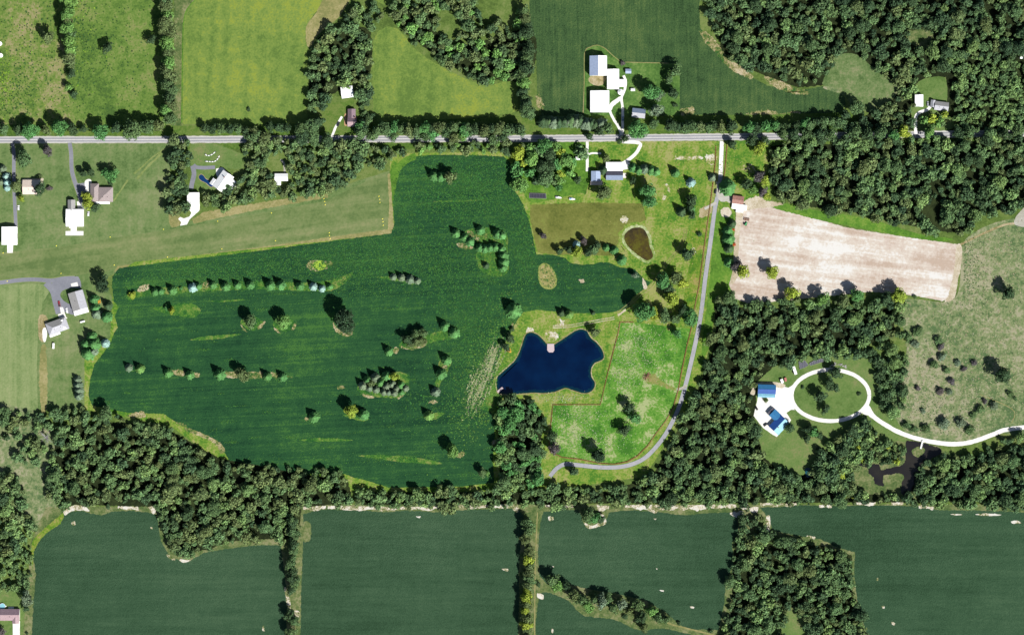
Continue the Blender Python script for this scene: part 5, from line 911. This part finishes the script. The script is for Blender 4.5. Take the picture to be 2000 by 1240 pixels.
grove('tree', 'in front of the grey-blue house', None, [(1184, 310, 8, 'o')])
grove('tree', 'round the rust-roofed shed', 'trees round the rust-roofed shed', [(1480, 344, 11, 'p'), (1492, 352, 10, 'y'), (1456, 362, 11, 'd'), (1470, 371, 10, 'l'), (1490, 376, 10, 'p'), (1496, 384, 8, 'y')])
grove('spruce', 'in the column between drive and bare field', 'spruces between drive and bare field', [(1429, 437, 8, 'd'), (1421, 451, 9, 's'), (1422, 467, 11, 's'), (1423, 485, 9, 'd'), (1423, 512, 9, 's')], 'y')
grove('tree', 'in the bare field margin', 'trees in the bare field margin', [(1448, 530, 13, 'y'), (1436, 518, 10, 'p'), (1506, 531, 14, 'y'), (1546, 573, 13, 'y'), (1604, 585, 13, 'l'), (1670, 577, 14, 's'), (1752, 577, 15, 'y'), (1728, 582, 12, 'd')])
grove('tree', 'inside the fenced paddock', 'trees inside the paddock', [(1228, 795, 11, 'd'), (1238, 816, 10, 's'), (1219, 840, 11, 'd'), (1167, 887, 15, 'k')], 'y')
grove('tree', 'by the west fence of the paddock', 'trees by the west paddock fence', [(1079, 852, 11, 'd'), (1083, 876, 11, 'p'), (1119, 920, 9, 'd')], 'y')
grove('tree', 'on the west bank of the navy pond', 'trees on the west bank of the pond', [(999, 643, 6, 'd'), (997, 660, 9, 'd'), (988, 677, 8, 'd'), (994, 683, 6, 'r')], 'y')
grove('tree', 'between the private drive and the south-east wood', None, [(1388, 661, 13, 'o')])
grove('tree', 'on the gravel ring lawn', 'dark trees on the ring lawn', [(1630, 729, 12, 'd'), (1619, 748, 11, 'd'), (1630, 757, 9, 'd'), (1600, 774, 12, 'd'), (1610, 799, 8, 'd')], 'y')
grove('shrub', 'on the gravel ring lawn', 'small bushes on the ring lawn', [(1568, 756, 4, 'd'), (1678, 769, 4, 'd')])
grove('tree', 'on the lawn south of the gravel ring', 'trees south of the gravel ring', [(1541, 834, 9, 'd'), (1577, 838, 9, 'd'), (1587, 844, 10, 's'), (1599, 850, 8, 'd'), (1574, 854, 9, 'd'), (1598, 874, 4, 'd'), (1496, 781, 6, 'o')])
grove('tree', 'alone in the east meadow', 'lone trees in the east meadow', [(1966, 573, 13, 'd'), (1954, 734, 17, 'd')])
grove('shrub', 'in the east meadow', 'bushes scattered in the east meadow', [(1786, 580, 5, 'g'), (1772, 659, 10, 'g'), (1790, 650, 10, 'g'), (1796, 643, 7, 'g'), (1788, 672, 9, 'e'), (1832, 665, 9, 'g'), (1838, 677, 8, 'p'), (1840, 698, 9, 'e'), (1824, 712, 10, 'g'), (1848, 722, 8, 'g'), (1870, 708, 7, 'e'), (1902, 709, 7, 'p'), (1882, 720, 6, 'p'), (1858, 745, 8, 'p'), (1836, 763, 9, 'p'), (1854, 765, 7, 'e'), (1972, 769, 7, 'g'), (1982, 778, 5, 'g'), (1923, 783, 6, 'p'), (1940, 792, 9, 'e'), (1900, 812, 7, 'g'), (1912, 800, 9, 'g'), (1808, 836, 10, 'g'), (1770, 830, 9, 'g'), (1785, 838, 8, 'g'), (1842, 826, 13, 'e'), (1876, 826, 11, 'e'), (1894, 838, 11, 'g'), (1803, 803, 6, 'e'), (1792, 758, 6, 'p')])
# trees of the farmyard
grove('tree', 'in the farmyard', 'farmyard trees', [(1242, 255, 22, 's'), (1216, 124, 6, 'p'), (1318, 140, 13, 'g'), (1306, 157, 9, 'g'), (1270, 182, 17, 's'), (1284, 190, 11, 'e'), (1312, 183, 11, 'd'), (1280, 218, 13, 'e'), (1293, 222, 6, 'd'), (1276, 242, 10, 'g'), (1318, 206, 6, 'd')])
# hedgerows and road rows
mix = ['d', 'g', 'g', 's', 'o', 'd', 'l']; mixg = ['g', 'g', 'd', 's', 'o']
grove('tree', 'in the western pasture hedgerow', 'trees of the western pasture hedgerow', along([(138, -4), (137, 40), (139, 80), (137, 110), (140, 134)], 13, (11, 15), ['g', 'o', 'd', 'l'], 2, 3) + [(97, 76, 13, 'o'), (142, 146, 9, 'd'), (136, 172, 8, 'l'), (146, 186, 8, 'd')], 'y')
grove('tree', 'in the hedgerow beside the hay field', 'trees of the hedgerow beside the hay field', along([(330, -4), (328, 40), (332, 80), (330, 130), (333, 180), (333, 245)], 13, (13, 17), ['g', 'g', 'o', 'd', 'l'], 4, 4) + [(298, 80, 9, 'd')], 'y')
grove('tree', 'along the north roadside by the pastures', 'trees along the north roadside by the pastures', [(10, 254, 11, 'g'), (40, 254, 11, 'd'), (64, 256, 20, 's'), (92, 256, 10, 'o'), (122, 252, 17, 's'), (145, 254, 10, 'd'), (165, 254, 8, 'd'), (200, 258, 20, 's'), (232, 252, 12, 'd'), (262, 257, 23, 'g'), (290, 250, 15, 'g'), (312, 246, 12, 'o')])
grove('tree', 'along the roadside under the hay field', 'trees along the roadside under the hay field', [(402, 251, 9, 'd'), (418, 253, 8, 'd'), (434, 254, 10, 'g'), (450, 255, 10, 'd'), (468, 253, 10, 'g'), (482, 258, 11, 'd'), (498, 258, 12, 'o'), (528, 250, 9, 'd'), (545, 250, 10, 'd'), (562, 252, 9, 'd'), (590, 252, 15, 'g'), (612, 248, 16, 'g'), (623, 238, 12, 'd')])
grove('tree', 'along the roadside below the walled hay field', 'trees along the roadside by the eastern hay field', along([(735, 254), (800, 256), (860, 254), (920, 255), (980, 256), (1030, 252)], 14, (11, 14), mixg, 3.5, 8) + [(705, 247, 10, 's'), (720, 236, 9, 'g')])
grove('tree', 'in the hedgerow west of the farm crop', 'trees of the hedgerow west of the farm crop', along([(1024, 20), (1030, 60), (1028, 110), (1024, 150), (1028, 190), (1030, 235)], 12, (11, 15), ['g', 'd', 'o', 'd', 'l'], 5, 9), 'y')
grove('spruce', 'in the dense roadside row below the barns', 'spruces of the roadside row below the barns', along([(1056, 238), (1100, 238), (1140, 240), (1178, 246)], 7.5, (10, 13), ['e', 'd', 'g', 'e'], 3, 10))
grove('tree', 'beside the road at the farm entrance', 'trees at the farm entrance', [(1186, 252, 12, 'g'), (1170, 260, 8, 'd'), (1150, 268, 8, 'd'), (1210, 276, 6, 'd'), (1220, 272, 8, 'd')])
grove('tree', 'in the roadside row east of the farm', 'trees of the roadside row east of the farm', along([(1300, 246), (1340, 248), (1390, 248), (1435, 250)], 14, (11, 14), ['g', 'o', 'g', 'd'], 3, 11))
grove('tree', 'along the north roadside towards the wood', 'trees along the roadside towards the wood', along([(1456, 248), (1500, 248), (1560, 246), (1600, 240), (1640, 244)], 14, (10, 14), ['g', 's', 'g', 'd'], 4, 12) + [(1668, 212, 15, 'g'), (1650, 226, 10, 'd')])
grove('tree', 'at the junction of road and private drive', 'trees at the drive junction', [(1428, 284, 9, 'd'), (1466, 276, 11, 'd'), (1484, 290, 12, 'y'), (1493, 276, 10, 'd')])
grove('tree', 'in the hedgerow between the southern crop fields', 'trees of the middle southern hedgerow', along([(1032, 1012), (1030, 1060), (1034, 1110), (1030, 1160), (1030, 1245)], 12, (9, 12), ['o', 'g', 'o', 'y'], 3, 13), 'y')
grove('tree', 'in the hedgerow of the south-west crop', 'trees of the south-west hedgerow', along([(572, 1005), (576, 1060), (574, 1110), (578, 1140)], 12, (9, 12), ['g', 'g', 'd'], 4, 14) + [(570, 1150, 9, 'd'), (566, 1200, 11, 'd'), (576, 1212, 11, 'g'), (570, 1232, 11, 'g')], 'y')
grove('tree', 'in the diagonal thicket of the southern crop', 'trees of the diagonal thicket', [(1078, 1130, 13, 'g'), (1090, 1142, 12, 'l'), (1052, 1140, 6, 'd'), (1106, 1144, 9, 'd'), (1120, 1162, 12, 'o'), (1136, 1170, 12, 'g'), (1148, 1180, 11, 'l'), (1160, 1168, 10, 'g'), (1176, 1172, 12, 'e'), (1188, 1168, 10, 'g'), (1196, 1186, 11, 'g'), (1212, 1180, 11, 'e'), (1228, 1192, 9, 'o'), (1244, 1180, 12, 'g'), (1252, 1204, 12, 'd'), (1256, 1222, 10, 'o'), (1272, 1190, 10, 'l'), (1284, 1204, 10, 'g'), (1300, 1208, 9, 'g'), (1220, 1204, 6, 'd'), (1326, 1216, 5, 'd'), (1388, 1232, 5, 'd')])
grove('tree', 'on the sandy spit by the southern crop', 'trees on the sandy spit', [(1148, 1004, 14, 'g'), (1160, 1010, 12, 's'), (1172, 1012, 9, 'd')])
grove('tree', 'near the rose-roofed house', 'trees near the rose-roofed house', [(56, 1166, 12, 'e'), (53, 1187, 7, 'd'), (5, 1232, 9, 'p'), (53, 1236, 4, 'd')])

grove('tree', 'over the road near the mauve-roofed house', 'trees leaning over the road in the north', [(498, 268, 13, 'g'), (520, 270, 12, 'o'), (594, 266, 15, 'd'), (612, 268, 15, 'g'), (640, 276, 13, 'd'), (706, 262, 12, 'g'), (726, 268, 10, 'g'), (770, 266, 10, 'g'), (832, 268, 11, 'g'), (846, 264, 12, 's'), (872, 262, 12, 'g'), (886, 270, 12, 'o'), (902, 268, 11, 'l'), (962, 272, 11, 'g'), (984, 268, 10, 'd')])
grove('tree', 'over the road between the eastern woods', 'trees leaning over the road in the east', [(1526, 262, 12, 'g'), (1548, 266, 13, 'd'), (1572, 264, 13, 'g'), (1600, 262, 13, 'd'), (1620, 264, 12, 'g'), (1668, 260, 13, 'g'), (1692, 264, 13, 'd'), (1716, 262, 14, 'g'), (1742, 264, 12, 's'), (1762, 260, 13, 'y'), (1812, 258, 12, 'l'), (1868, 262, 12, 'd'), (1890, 258, 12, 'g'), (1930, 262, 12, 'g'), (1958, 264, 11, 'd'), (1985, 258, 11, 'g')])
# the woods: each one mass of closed canopy
WOODS = []
def wood(polys, holes, rr, cols, dens=1.0, seed=0, proto=None, height=(1.0, 1.3)):
    g = random.Random(seed); pts = []
    for poly in polys:
        xs = [p[0] for p in poly]; ys = [p[1] for p in poly]; area = abs(sum(poly[i][0] * poly[(i + 1) % len(poly)][1] - poly[(i + 1) % len(poly)][0] * poly[i][1] for i in range(len(poly)))) / 2
        want = int(area / (3.1 * ((rr[0] + rr[1]) / 2) ** 2) * 1.4 * dens); tries = 0; own = 0
        while own < want and tries < want * 40:
            tries += 1; x = g.uniform(min(xs), max(xs)); y = g.uniform(min(ys), max(ys))
            if not inside(x, y, poly) or any(inside(x, y, h) for h in holes): continue
            u_ = g.random(); r = rr[0] * .7 + (rr[1] * 1.25 - rr[0] * .7) * u_ ** 1.4
            if any((x - q[0]) ** 2 + (y - q[1]) ** 2 < (0.52 * (r + q[2])) ** 2 for q in pts[-4000:]): continue
            pts.append((x, y, r, g.choice(cols))); own += 1
    return [(x, y, r, c, g.uniform(*height), proto) for x, y, r, c in pts]
def build_wood(pts, name='woodland', label=None, seed=1):
    g = np.random.default_rng(seed); py_ = random.Random(seed); V = []; Fc = []; C = []; n = 0
    for x, y, r, c, h, proto in pts:
        P = PSW if proto == 'spruce' else (PW if r < 15 else PBL); v, f, t = P[py_.randrange(len(P))]; a = g.uniform(0, 6.28); R_ = r * M; ca, sa = math.cos(a), math.sin(a)
        sx, sy = R_ * g.uniform(.92, 1.1), R_ * g.uniform(.92, 1.1); vx, vy = v[:, 0] * sx, v[:, 1] * sy; wx, wy = W(x, y)
        lift = 0.0 if proto == 'spruce' else max(0.2, (h - 0.8) * 1.4) * 5.0 - R_ * 0.25
        V.append(np.stack([vx * ca - vy * sa + wx, vx * sa + vy * ca + wy, v[:, 2] * R_ * (h if proto == 'spruce' else 1.0) + lift], 1)); Fc.append(f + n); n += len(v)
        col = np.array(vary(FC[c][0], py_, 0.15)[:3]); C.append(t * col)
    me = mesh_np(name, np.concatenate(V), np.concatenate(Fc), np.concatenate(C), FOL)
    o = link(name, me); o['kind'] = 'stuff'
    if label: o['label'] = label
    return o
dec = ['g'] * 10 + ['d'] * 8 + ['o'] * 5 + ['k', 'm', 'm', 'm']
POLY_NE = [(1374, -16), (1376, 20), (1392, 50), (1408, 80), (1414, 106), (1436, 122), (1470, 134), (1510, 142), (1540, 158), (1572, 170), (1596, 166), (1612, 156), (1624, 130), (1634, 108), (1668, 106), (1704, 130), (1728, 146), (1750, 166), (1748, 188), (1726, 202), (1708, 220), (1694, 234), (1660, 238), (1645, 258), (1786, 258), (1784, 215), (1786, 165), (1826, 150), (1845, 130), (1860, 112), (2016, 112), (2016, -16)]
CLR1 = [(1765, 72), (1790, 58), (1824, 62), (1824, 76), (1814, 92), (1814, 106), (1798, 98), (1778, 84)]
ALL = []
ALL += wood([POLY_NE], [CLR1], (7, 13), dec, 1.0, 21)
ALL += wood([[(1852, 118), (1900, 112), (2016, 122), (2016, 256), (1860, 258), (1866, 200)]], [], (5, 9), ['m', 'm', 'g', 'g'], 1.0, 22)
ALL += wood([[(1800, 228), (1850, 222), (1850, 252), (1800, 254)]], [], (7, 11), ['g', 'y', 'l'], .9, 23)
ALL += wood([[(1502, 288), (1520, 276), (1600, 271), (1760, 270), (1900, 268), (2016, 265), (2016, 392), (1988, 402), (1975, 418), (1935, 420), (1905, 416), (1900, 448), (1878, 458), (1850, 456), (1836, 446), (1808, 460), (1776, 442), (1740, 440), (1700, 424), (1665, 416), (1630, 414), (1590, 404), (1545, 396), (1522, 388), (1512, 360), (1506, 330)]], [[(1800, 395), (1835, 392), (1845, 425), (1830, 440), (1805, 430)], [(1885, 400), (1900, 400), (1905, 420), (1890, 440)]], (7, 13), dec, 1.0, 24)
RY = [(1478, 748), (1500, 744), (1530, 738), (1552, 704), (1580, 702), (1610, 697), (1660, 702), (1695, 735), (1705, 790), (1700, 812), (1690, 826), (1664, 836), (1640, 850), (1612, 880), (1594, 905), (1580, 930), (1540, 925), (1490, 880), (1474, 820)]
ALL += wood([[(1386, 594), (1410, 576), (1440, 586), (1480, 588), (1520, 584), (1560, 586), (1600, 590), (1640, 584), (1680, 586), (1720, 584), (1752, 586), (1764, 612), (1758, 640), (1764, 656), (1735, 662), (1700, 672), (1690, 690), (1650, 697), (1600, 696), (1560, 702), (1536, 712), (1512, 726), (1480, 742), (1470, 770), (1472, 820), (1478, 850), (1484, 880), (1508, 908), (1540, 930), (1572, 934), (1590, 900), (1612, 880), (1636, 850), (1664, 832), (1688, 822), (1700, 834), (1690, 860), (1670, 880), (1660, 920), (1680, 962), (1690, 985), (1600, 985), (1480, 985), (1400, 987), (1300, 986), (1200, 986), (1200, 958), (1250, 940), (1276, 920), (1296, 890), (1318, 850), (1336, 806), (1352, 775), (1366, 745), (1380, 705), (1398, 680), (1402, 650), (1396, 620)]], [RY], (7, 13), dec, 1.0, 25)
ALL += wood([[(1692, 682), (1720, 668), (1748, 680), (1764, 690), (1772, 715), (1756, 740), (1764, 760), (1768, 790), (1750, 812), (1728, 796), (1712, 760), (1706, 735)]], [], (8, 14), ['d', 'd', 'g', 'm'], 1.35, 26)
ALL += wood([[(1690, 978), (1740, 984), (1800, 986), (1900, 985), (1960, 994), (2016, 998), (2016, 850), (1965, 856), (1930, 872), (1900, 880), (1870, 890), (1850, 898), (1830, 914), (1806, 930), (1788, 950), (1766, 966)]], [], (8, 14), dec, 1.15, 27)
ALL += wood([[(1670, 868), (1740, 864), (1766, 880), (1762, 900), (1730, 908), (1700, 900), (1690, 905), (1665, 925), (1672, 955), (1690, 968), (1650, 970), (1640, 900)]], [], (5, 10), ['m', 'g', 'g', 'o', 'd', 'o', 'y'], 1.6, 28)
ALL += wood([[(1200, 987), (1060, 989), (900, 991), (820, 992), (740, 991), (692, 987), (694, 952), (740, 958), (800, 960), (870, 956), (940, 958), (1000, 950), (1060, 952), (1120, 952), (1200, 950), (1230, 946)]], [], (7, 12), ['g', 'g', 'm', 'o', 'd', 'g'], 1.1, 29)
ALL += wood([[(20, 880), (60, 912), (88, 900), (110, 840), (100, 812), (130, 800), (160, 796), (190, 802), (240, 812), (262, 826), (300, 822), (330, 834), (350, 852), (380, 872), (420, 884), (440, 902), (470, 908), (520, 908), (560, 912), (600, 916), (640, 912), (672, 924), (690, 948), (688, 980), (640, 982), (592, 988), (584, 1000), (584, 1050), (556, 1056), (510, 1058), (460, 1054), (415, 1068), (370, 1084), (342, 1078), (324, 1056), (316, 1030), (312, 990), (270, 986), (200, 990), (160, 980), (120, 986), (98, 972), (88, 948), (104, 920), (60, 920)]], [[(40, 870), (100, 880), (110, 900), (90, 940), (40, 930)], [(76, 836), (112, 836), (112, 872), (76, 872)]], (7, 13), ['g', 'g', 'o', 'm', 'd', 'g', 'o'], 1.0, 30)
ALL += wood([[(-16, 795), (14, 800), (22, 830), (22, 862), (-16, 850)], [(-16, 925), (40, 930), (56, 960), (48, 1000), (70, 1016), (58, 1050), (40, 1070), (-16, 1090)]], [], (8, 13), ['g', 'd', 'o', 'm'], 1.0, 31)
ALL += wood([[(-16, 1080), (40, 1060), (60, 1050), (64, 1100), (58, 1148), (20, 1152), (-16, 1150)]], [], (5, 9), ['m', 'm', 'g'], 1.0, 32)
ALL += wood([[(972, 788), (992, 772), (1020, 775), (1050, 790), (1064, 812), (1062, 860), (1060, 900), (1058, 940), (1000, 952), (974, 940), (970, 890), (968, 830)]], [], (10, 16), ['d', 's', 'g', 's', 'm', 'd'], 1.6, 33)
ALL += wood([[(1426, 1064), (1438, 1046), (1440, 1006), (1470, 1000), (1494, 1016), (1500, 1036), (1530, 1052), (1560, 1050), (1600, 1062), (1640, 1078), (1660, 1088), (1662, 1150), (1676, 1186), (1690, 1222), (1700, 1256), (1410, 1256), (1414, 1200), (1424, 1140)]], [[(1545, 1202), (1574, 1202), (1580, 1260), (1524, 1260), (1526, 1225)]], (7, 13), dec, 1.0, 34)
ALL += wood([[(612, 98), (640, 62), (665, 46), (690, 14), (730, 14), (748, 30), (724, 56), (722, 130), (724, 200), (730, 246), (706, 256), (698, 240), (702, 215), (692, 196), (662, 192), (662, 208), (640, 214), (618, 226), (606, 218), (604, 170)]], [[(640, 205), (662, 196), (668, 170), (696, 164), (702, 200), (702, 240), (690, 256), (650, 262), (636, 240), (632, 215)]], (7, 12), dec, 1.0, 35)
ALL += wood([[(764, 10), (792, -16), (925, -16), (936, 5), (960, 40), (1000, 40), (1016, 20), (1018, 130), (1012, 162), (985, 152), (960, 164), (922, 154), (880, 130), (842, 112), (806, 84), (776, 46)]], [[(850, 26), (888, 20), (905, 60), (890, 78), (862, 62)], [(930, -10), (995, -10), (990, 20), (960, 50), (940, 40)]], (7, 12), ['o', 'g', 'o', 'd', 'g', 'l'], 1.0, 36)
ALL += wood([[(342, 272), (368, 276), (376, 300), (368, 330), (368, 362), (362, 392), (370, 408), (346, 416), (328, 408), (324, 370), (330, 310)]], [], (6, 11), ['o', 'd', 'g', 'd'], 1.3, 37, None, (1.2, 1.7))
ALL += wood([[(478, 288), (500, 275), (560, 276), (620, 276), (720, 277), (760, 284), (790, 298), (768, 318), (738, 330), (690, 340), (672, 356), (660, 370), (600, 388), (545, 384), (480, 394), (440, 410), (398, 412), (396, 382), (430, 372), (470, 350), (482, 330)]], [[(530, 300), (566, 300), (568, 362), (530, 362)]], (7, 11), ['g', 'o', 'o', 'm', 'd', 'g'], 1.0, 38)
ALL += wood([[(800, 282), (900, 279), (1000, 278), (1060, 280), (1060, 296), (1010, 300), (930, 296), (820, 298)]], [], (7, 11), ['g', 'l', 'o', 'd'], 1.05, 39)
ALL += wood([[(1004, 300), (1040, 284), (1090, 286), (1128, 290), (1138, 300), (1128, 316), (1140, 340), (1138, 356), (1110, 362), (1084, 374), (1066, 370), (1062, 345), (1050, 345), (1046, 368), (1016, 372), (1004, 340)]], [], (11, 17), ['g', 's', 'l', 'd', 's', 'l', 'y'], 1.2, 40)
ALL += wood([[(1604, 884), (1640, 850), (1668, 836), (1692, 828), (1714, 842), (1700, 862), (1676, 880), (1656, 930), (1600, 944), (1590, 915)]], [], (8, 13), ['g', 'd', 'd', 'm'], 1.3, 41)
ALL += wood([[(1800, 905), (1826, 890), (1850, 884), (1846, 905), (1828, 925), (1806, 945), (1780, 968), (1764, 970), (1772, 950)]], [], (6, 10), ['d', 'g', 'd'], 0.8, 42)
ALL += wood([[(24, 812), (60, 802), (86, 806), (108, 832), (76, 838), (74, 872), (108, 876), (86, 902), (50, 908), (30, 888), (22, 850)]], [], (7, 12), ['g', 'd', 'm', 'o'], 0.85, 43)
ALL += wood([[(96, 900), (118, 880), (124, 930), (110, 975), (96, 960)]], [], (8, 12), ['g', 'd', 'm'], 0.9, 44)
build_wood(ALL, label='closed canopy of the woods all round the fields')


# ------------------------------------------------------------------ ground cover: weeds, clover, straw as low tufts
def tufts(name, spec, col, z=0.12, size=(0.35, 0.8), keep=None, out=()):
    """spec: list of (cx, cy, rx, ry, angle deg, n)"""
    g = np.random.default_rng(hash_off(name) + len(spec)); V = []; C = []
    for cx, cy, rx, ry, an, n in spec:
        a = math.radians(an); u = g.normal(0, 0.5, n) * rx; v = g.normal(0, 0.5, n) * ry
        x = (cx + u * math.cos(a) + v * math.sin(a) - 1000) * M; y = (620 - (cy - u * math.sin(a) + v * math.cos(a))) * M
        if keep or out:
            px_, py_ = x / M + 1000, 620 - y / M
            ok = np.array([(not keep or inside(a_, b_, keep)) and not any(inside(a_, b_, o_) for o_ in out) for a_, b_ in zip(px_, py_)], bool) if n else np.zeros(0, bool)
            x, y = x[ok], y[ok]; n = len(x)
            if not n: continue
        r = g.uniform(*size, n); th = g.uniform(0, 6.28, n); P = np.stack([x, y, np.full(n, z)], 1); q = []
        for k in range(4):
            rr = r * g.uniform(.6, 1.2, n); q.append(P + np.stack([np.cos(th + k * 1.571) * rr, np.sin(th + k * 1.571) * rr, g.uniform(0.0, 0.35, n)], 1))
        V.append(np.stack(q, 1)); c = np.array(col[:3])[None] * g.uniform(0.7, 1.3, (n, 1)) * (1 + g.uniform(-.12, .12, (n, 3))); C.append(np.repeat(c, 4, 0))
    v = np.concatenate(V).reshape(-1, 3); f = np.arange(len(v)).reshape(-1, 4)
    o = link(name, mesh_np(name, v, f, np.clip(np.concatenate(C), 0, .85), FOL)); o['kind'] = 'stuff'; return o
def in_crop(n, seed, poly=None, fld=None):
    g = random.Random(seed); out = []; poly = poly or CROP; xs = [p[0] for p in poly]; ys = [p[1] for p in poly]
    while len(out) < n:
        x = g.uniform(min(xs), max(xs)); y = g.uniform(min(ys), max(ys))
        if inside(x, y, poly): out.append((x, y))
    return out
sp = [(x, y, random.Random(i).uniform(8, 34), random.Random(i + 9).uniform(1.2, 4), 2, random.Random(i + 3).randrange(6, 26)) for i, (x, y) in enumerate(in_crop(240, 3))]
sp += [(880, 360, 190, 90, 3, 1500), (960, 400, 90, 110, 0, 700), (740, 510, 260, 50, 6, 1500), (860, 520, 120, 60, 0, 700), (430, 545, 260, 26, 6, 900), (350, 525, 120, 20, 8, 300), (1020, 470, 26, 110, 0, 420), (880, 660, 70, 70, 20, 420), (925, 690, 60, 130, -18, 700), (860, 780, 120, 80, 0, 500), (400, 590, 200, 40, 3, 300), (740, 570, 140, 20, 0, 350), (620, 900, 200, 20, 0, 200), (790, 895, 90, 8, 2, 260), (1130, 545, 120, 30, 0, 160)]
BARE = [(1446, 404), (1560, 416), (1760, 458), (1884, 474), (1878, 520), (1862, 592), (1700, 580), (1440, 596), (1420, 560), (1440, 470)]
MEAD = [(1770, 590), (1880, 590), (1884, 470), (1990, 430), (2010, 430), (2010, 830), (1900, 856), (1790, 846), (1730, 812), (1770, 720), (1766, 660)]
tufts('crop_weeds', sp, S(84, 138, 62), size=(0.25, 0.6), keep=CROP)
tufts('thin_crop_rows', [(900, 350, 170, 70, 3, 2600), (970, 400, 90, 120, 0, 1800), (860, 400, 160, 60, 3, 1200), (1030, 480, 24, 100, 0, 700), (820, 500, 300, 60, 5, 2600), (430, 535, 260, 34, 6, 1500), (900, 560, 140, 60, 0, 1000), (920, 640, 110, 90, 0, 1400), (930, 720, 70, 110, -18, 900), (1130, 540, 160, 60, 0, 700), (600, 500, 240, 30, 6, 900), (860, 790, 160, 60, 0, 600), (700, 540, 120, 20, 0, 400)], S(66, 118, 58), z=0.06, size=(0.3, 1.0), keep=CROP)
wash = []
for i in range(90):
    t = rng.random(); wash.append((926 + 44 * t + rng.gauss(0, 10), 780 - 94 * t + rng.gauss(0, 10), rng.uniform(14, 34), rng.uniform(0.8, 2.6), 69 + rng.gauss(0, 3), rng.randrange(8, 32)))
tufts('thin_weed_growth', [(948, 728, 150, 46, 69, 1700), (958, 770, 60, 40, 60, 500)], S(104, 150, 66), z=0.06, size=(0.3, 0.9), out=(POND,))
tufts('washed_straw', wash, S(188, 192, 146), z=0.10, size=(0.25, 0.7), out=(POND,))
tufts('clover_flowers', [(1240, 700, 40, 60, 12, 420), (1215, 730, 30, 50, 0, 260), (1255, 670, 40, 30, 0, 240), (1120, 812, 70, 20, 0, 260), (1125, 850, 60, 40, 0, 420), (1200, 860, 50, 30, 0, 160), (1105, 776, 60, 10, 0, 200), (1290, 700, 30, 60, 0, 120)], S(186, 200, 150), size=(0.25, 0.6))
tufts('lawn_weeds', [(1330, 500, 70, 160, 5, 300), (1150, 640, 160, 30, 5, 160), (1240, 470, 160, 60, 0, 160), (1420, 330, 70, 60, 0, 200), (1340, 320, 100, 50, 0, 240)], S(176, 180, 104), size=(0.25, 0.6), out=(POND, BP))
tufts('pasture_weeds', [(60, 130, 120, 220, 0, 700), (220, 120, 120, 200, 0, 420), (30, 190, 40, 90, 0, 240), (160, 60, 30, 120, 0, 260)], S(66, 104, 56), size=(0.35, 1.0), keep=[(-20, -20), (310, -20), (310, 240), (-20, 240)])
tufts('bright_pasture_weeds', [(40, 120, 110, 220, 0, 300), (12, 165, 14, 60, 0, 160), (160, 50, 40, 100, 0, 90)], S(140, 180, 62), size=(0.35, 1.0), keep=[(-20, -20), (310, -20), (310, 240), (-20, 240)])
tufts('meadow_tussocks', [(1900, 640, 220, 240, 0, 2600), (1850, 760, 180, 120, 0, 1200), (1930, 500, 120, 80, 0, 700)], S(180, 178, 140), size=(0.3, 0.75), keep=MEAD)
tufts('meadow_herbs', [(1860, 700, 240, 260, 0, 1600), (1890, 530, 30, 90, 10, 500), (1820, 800, 160, 60, 0, 700)], S(102, 130, 82), size=(0.3, 0.8), keep=MEAD)
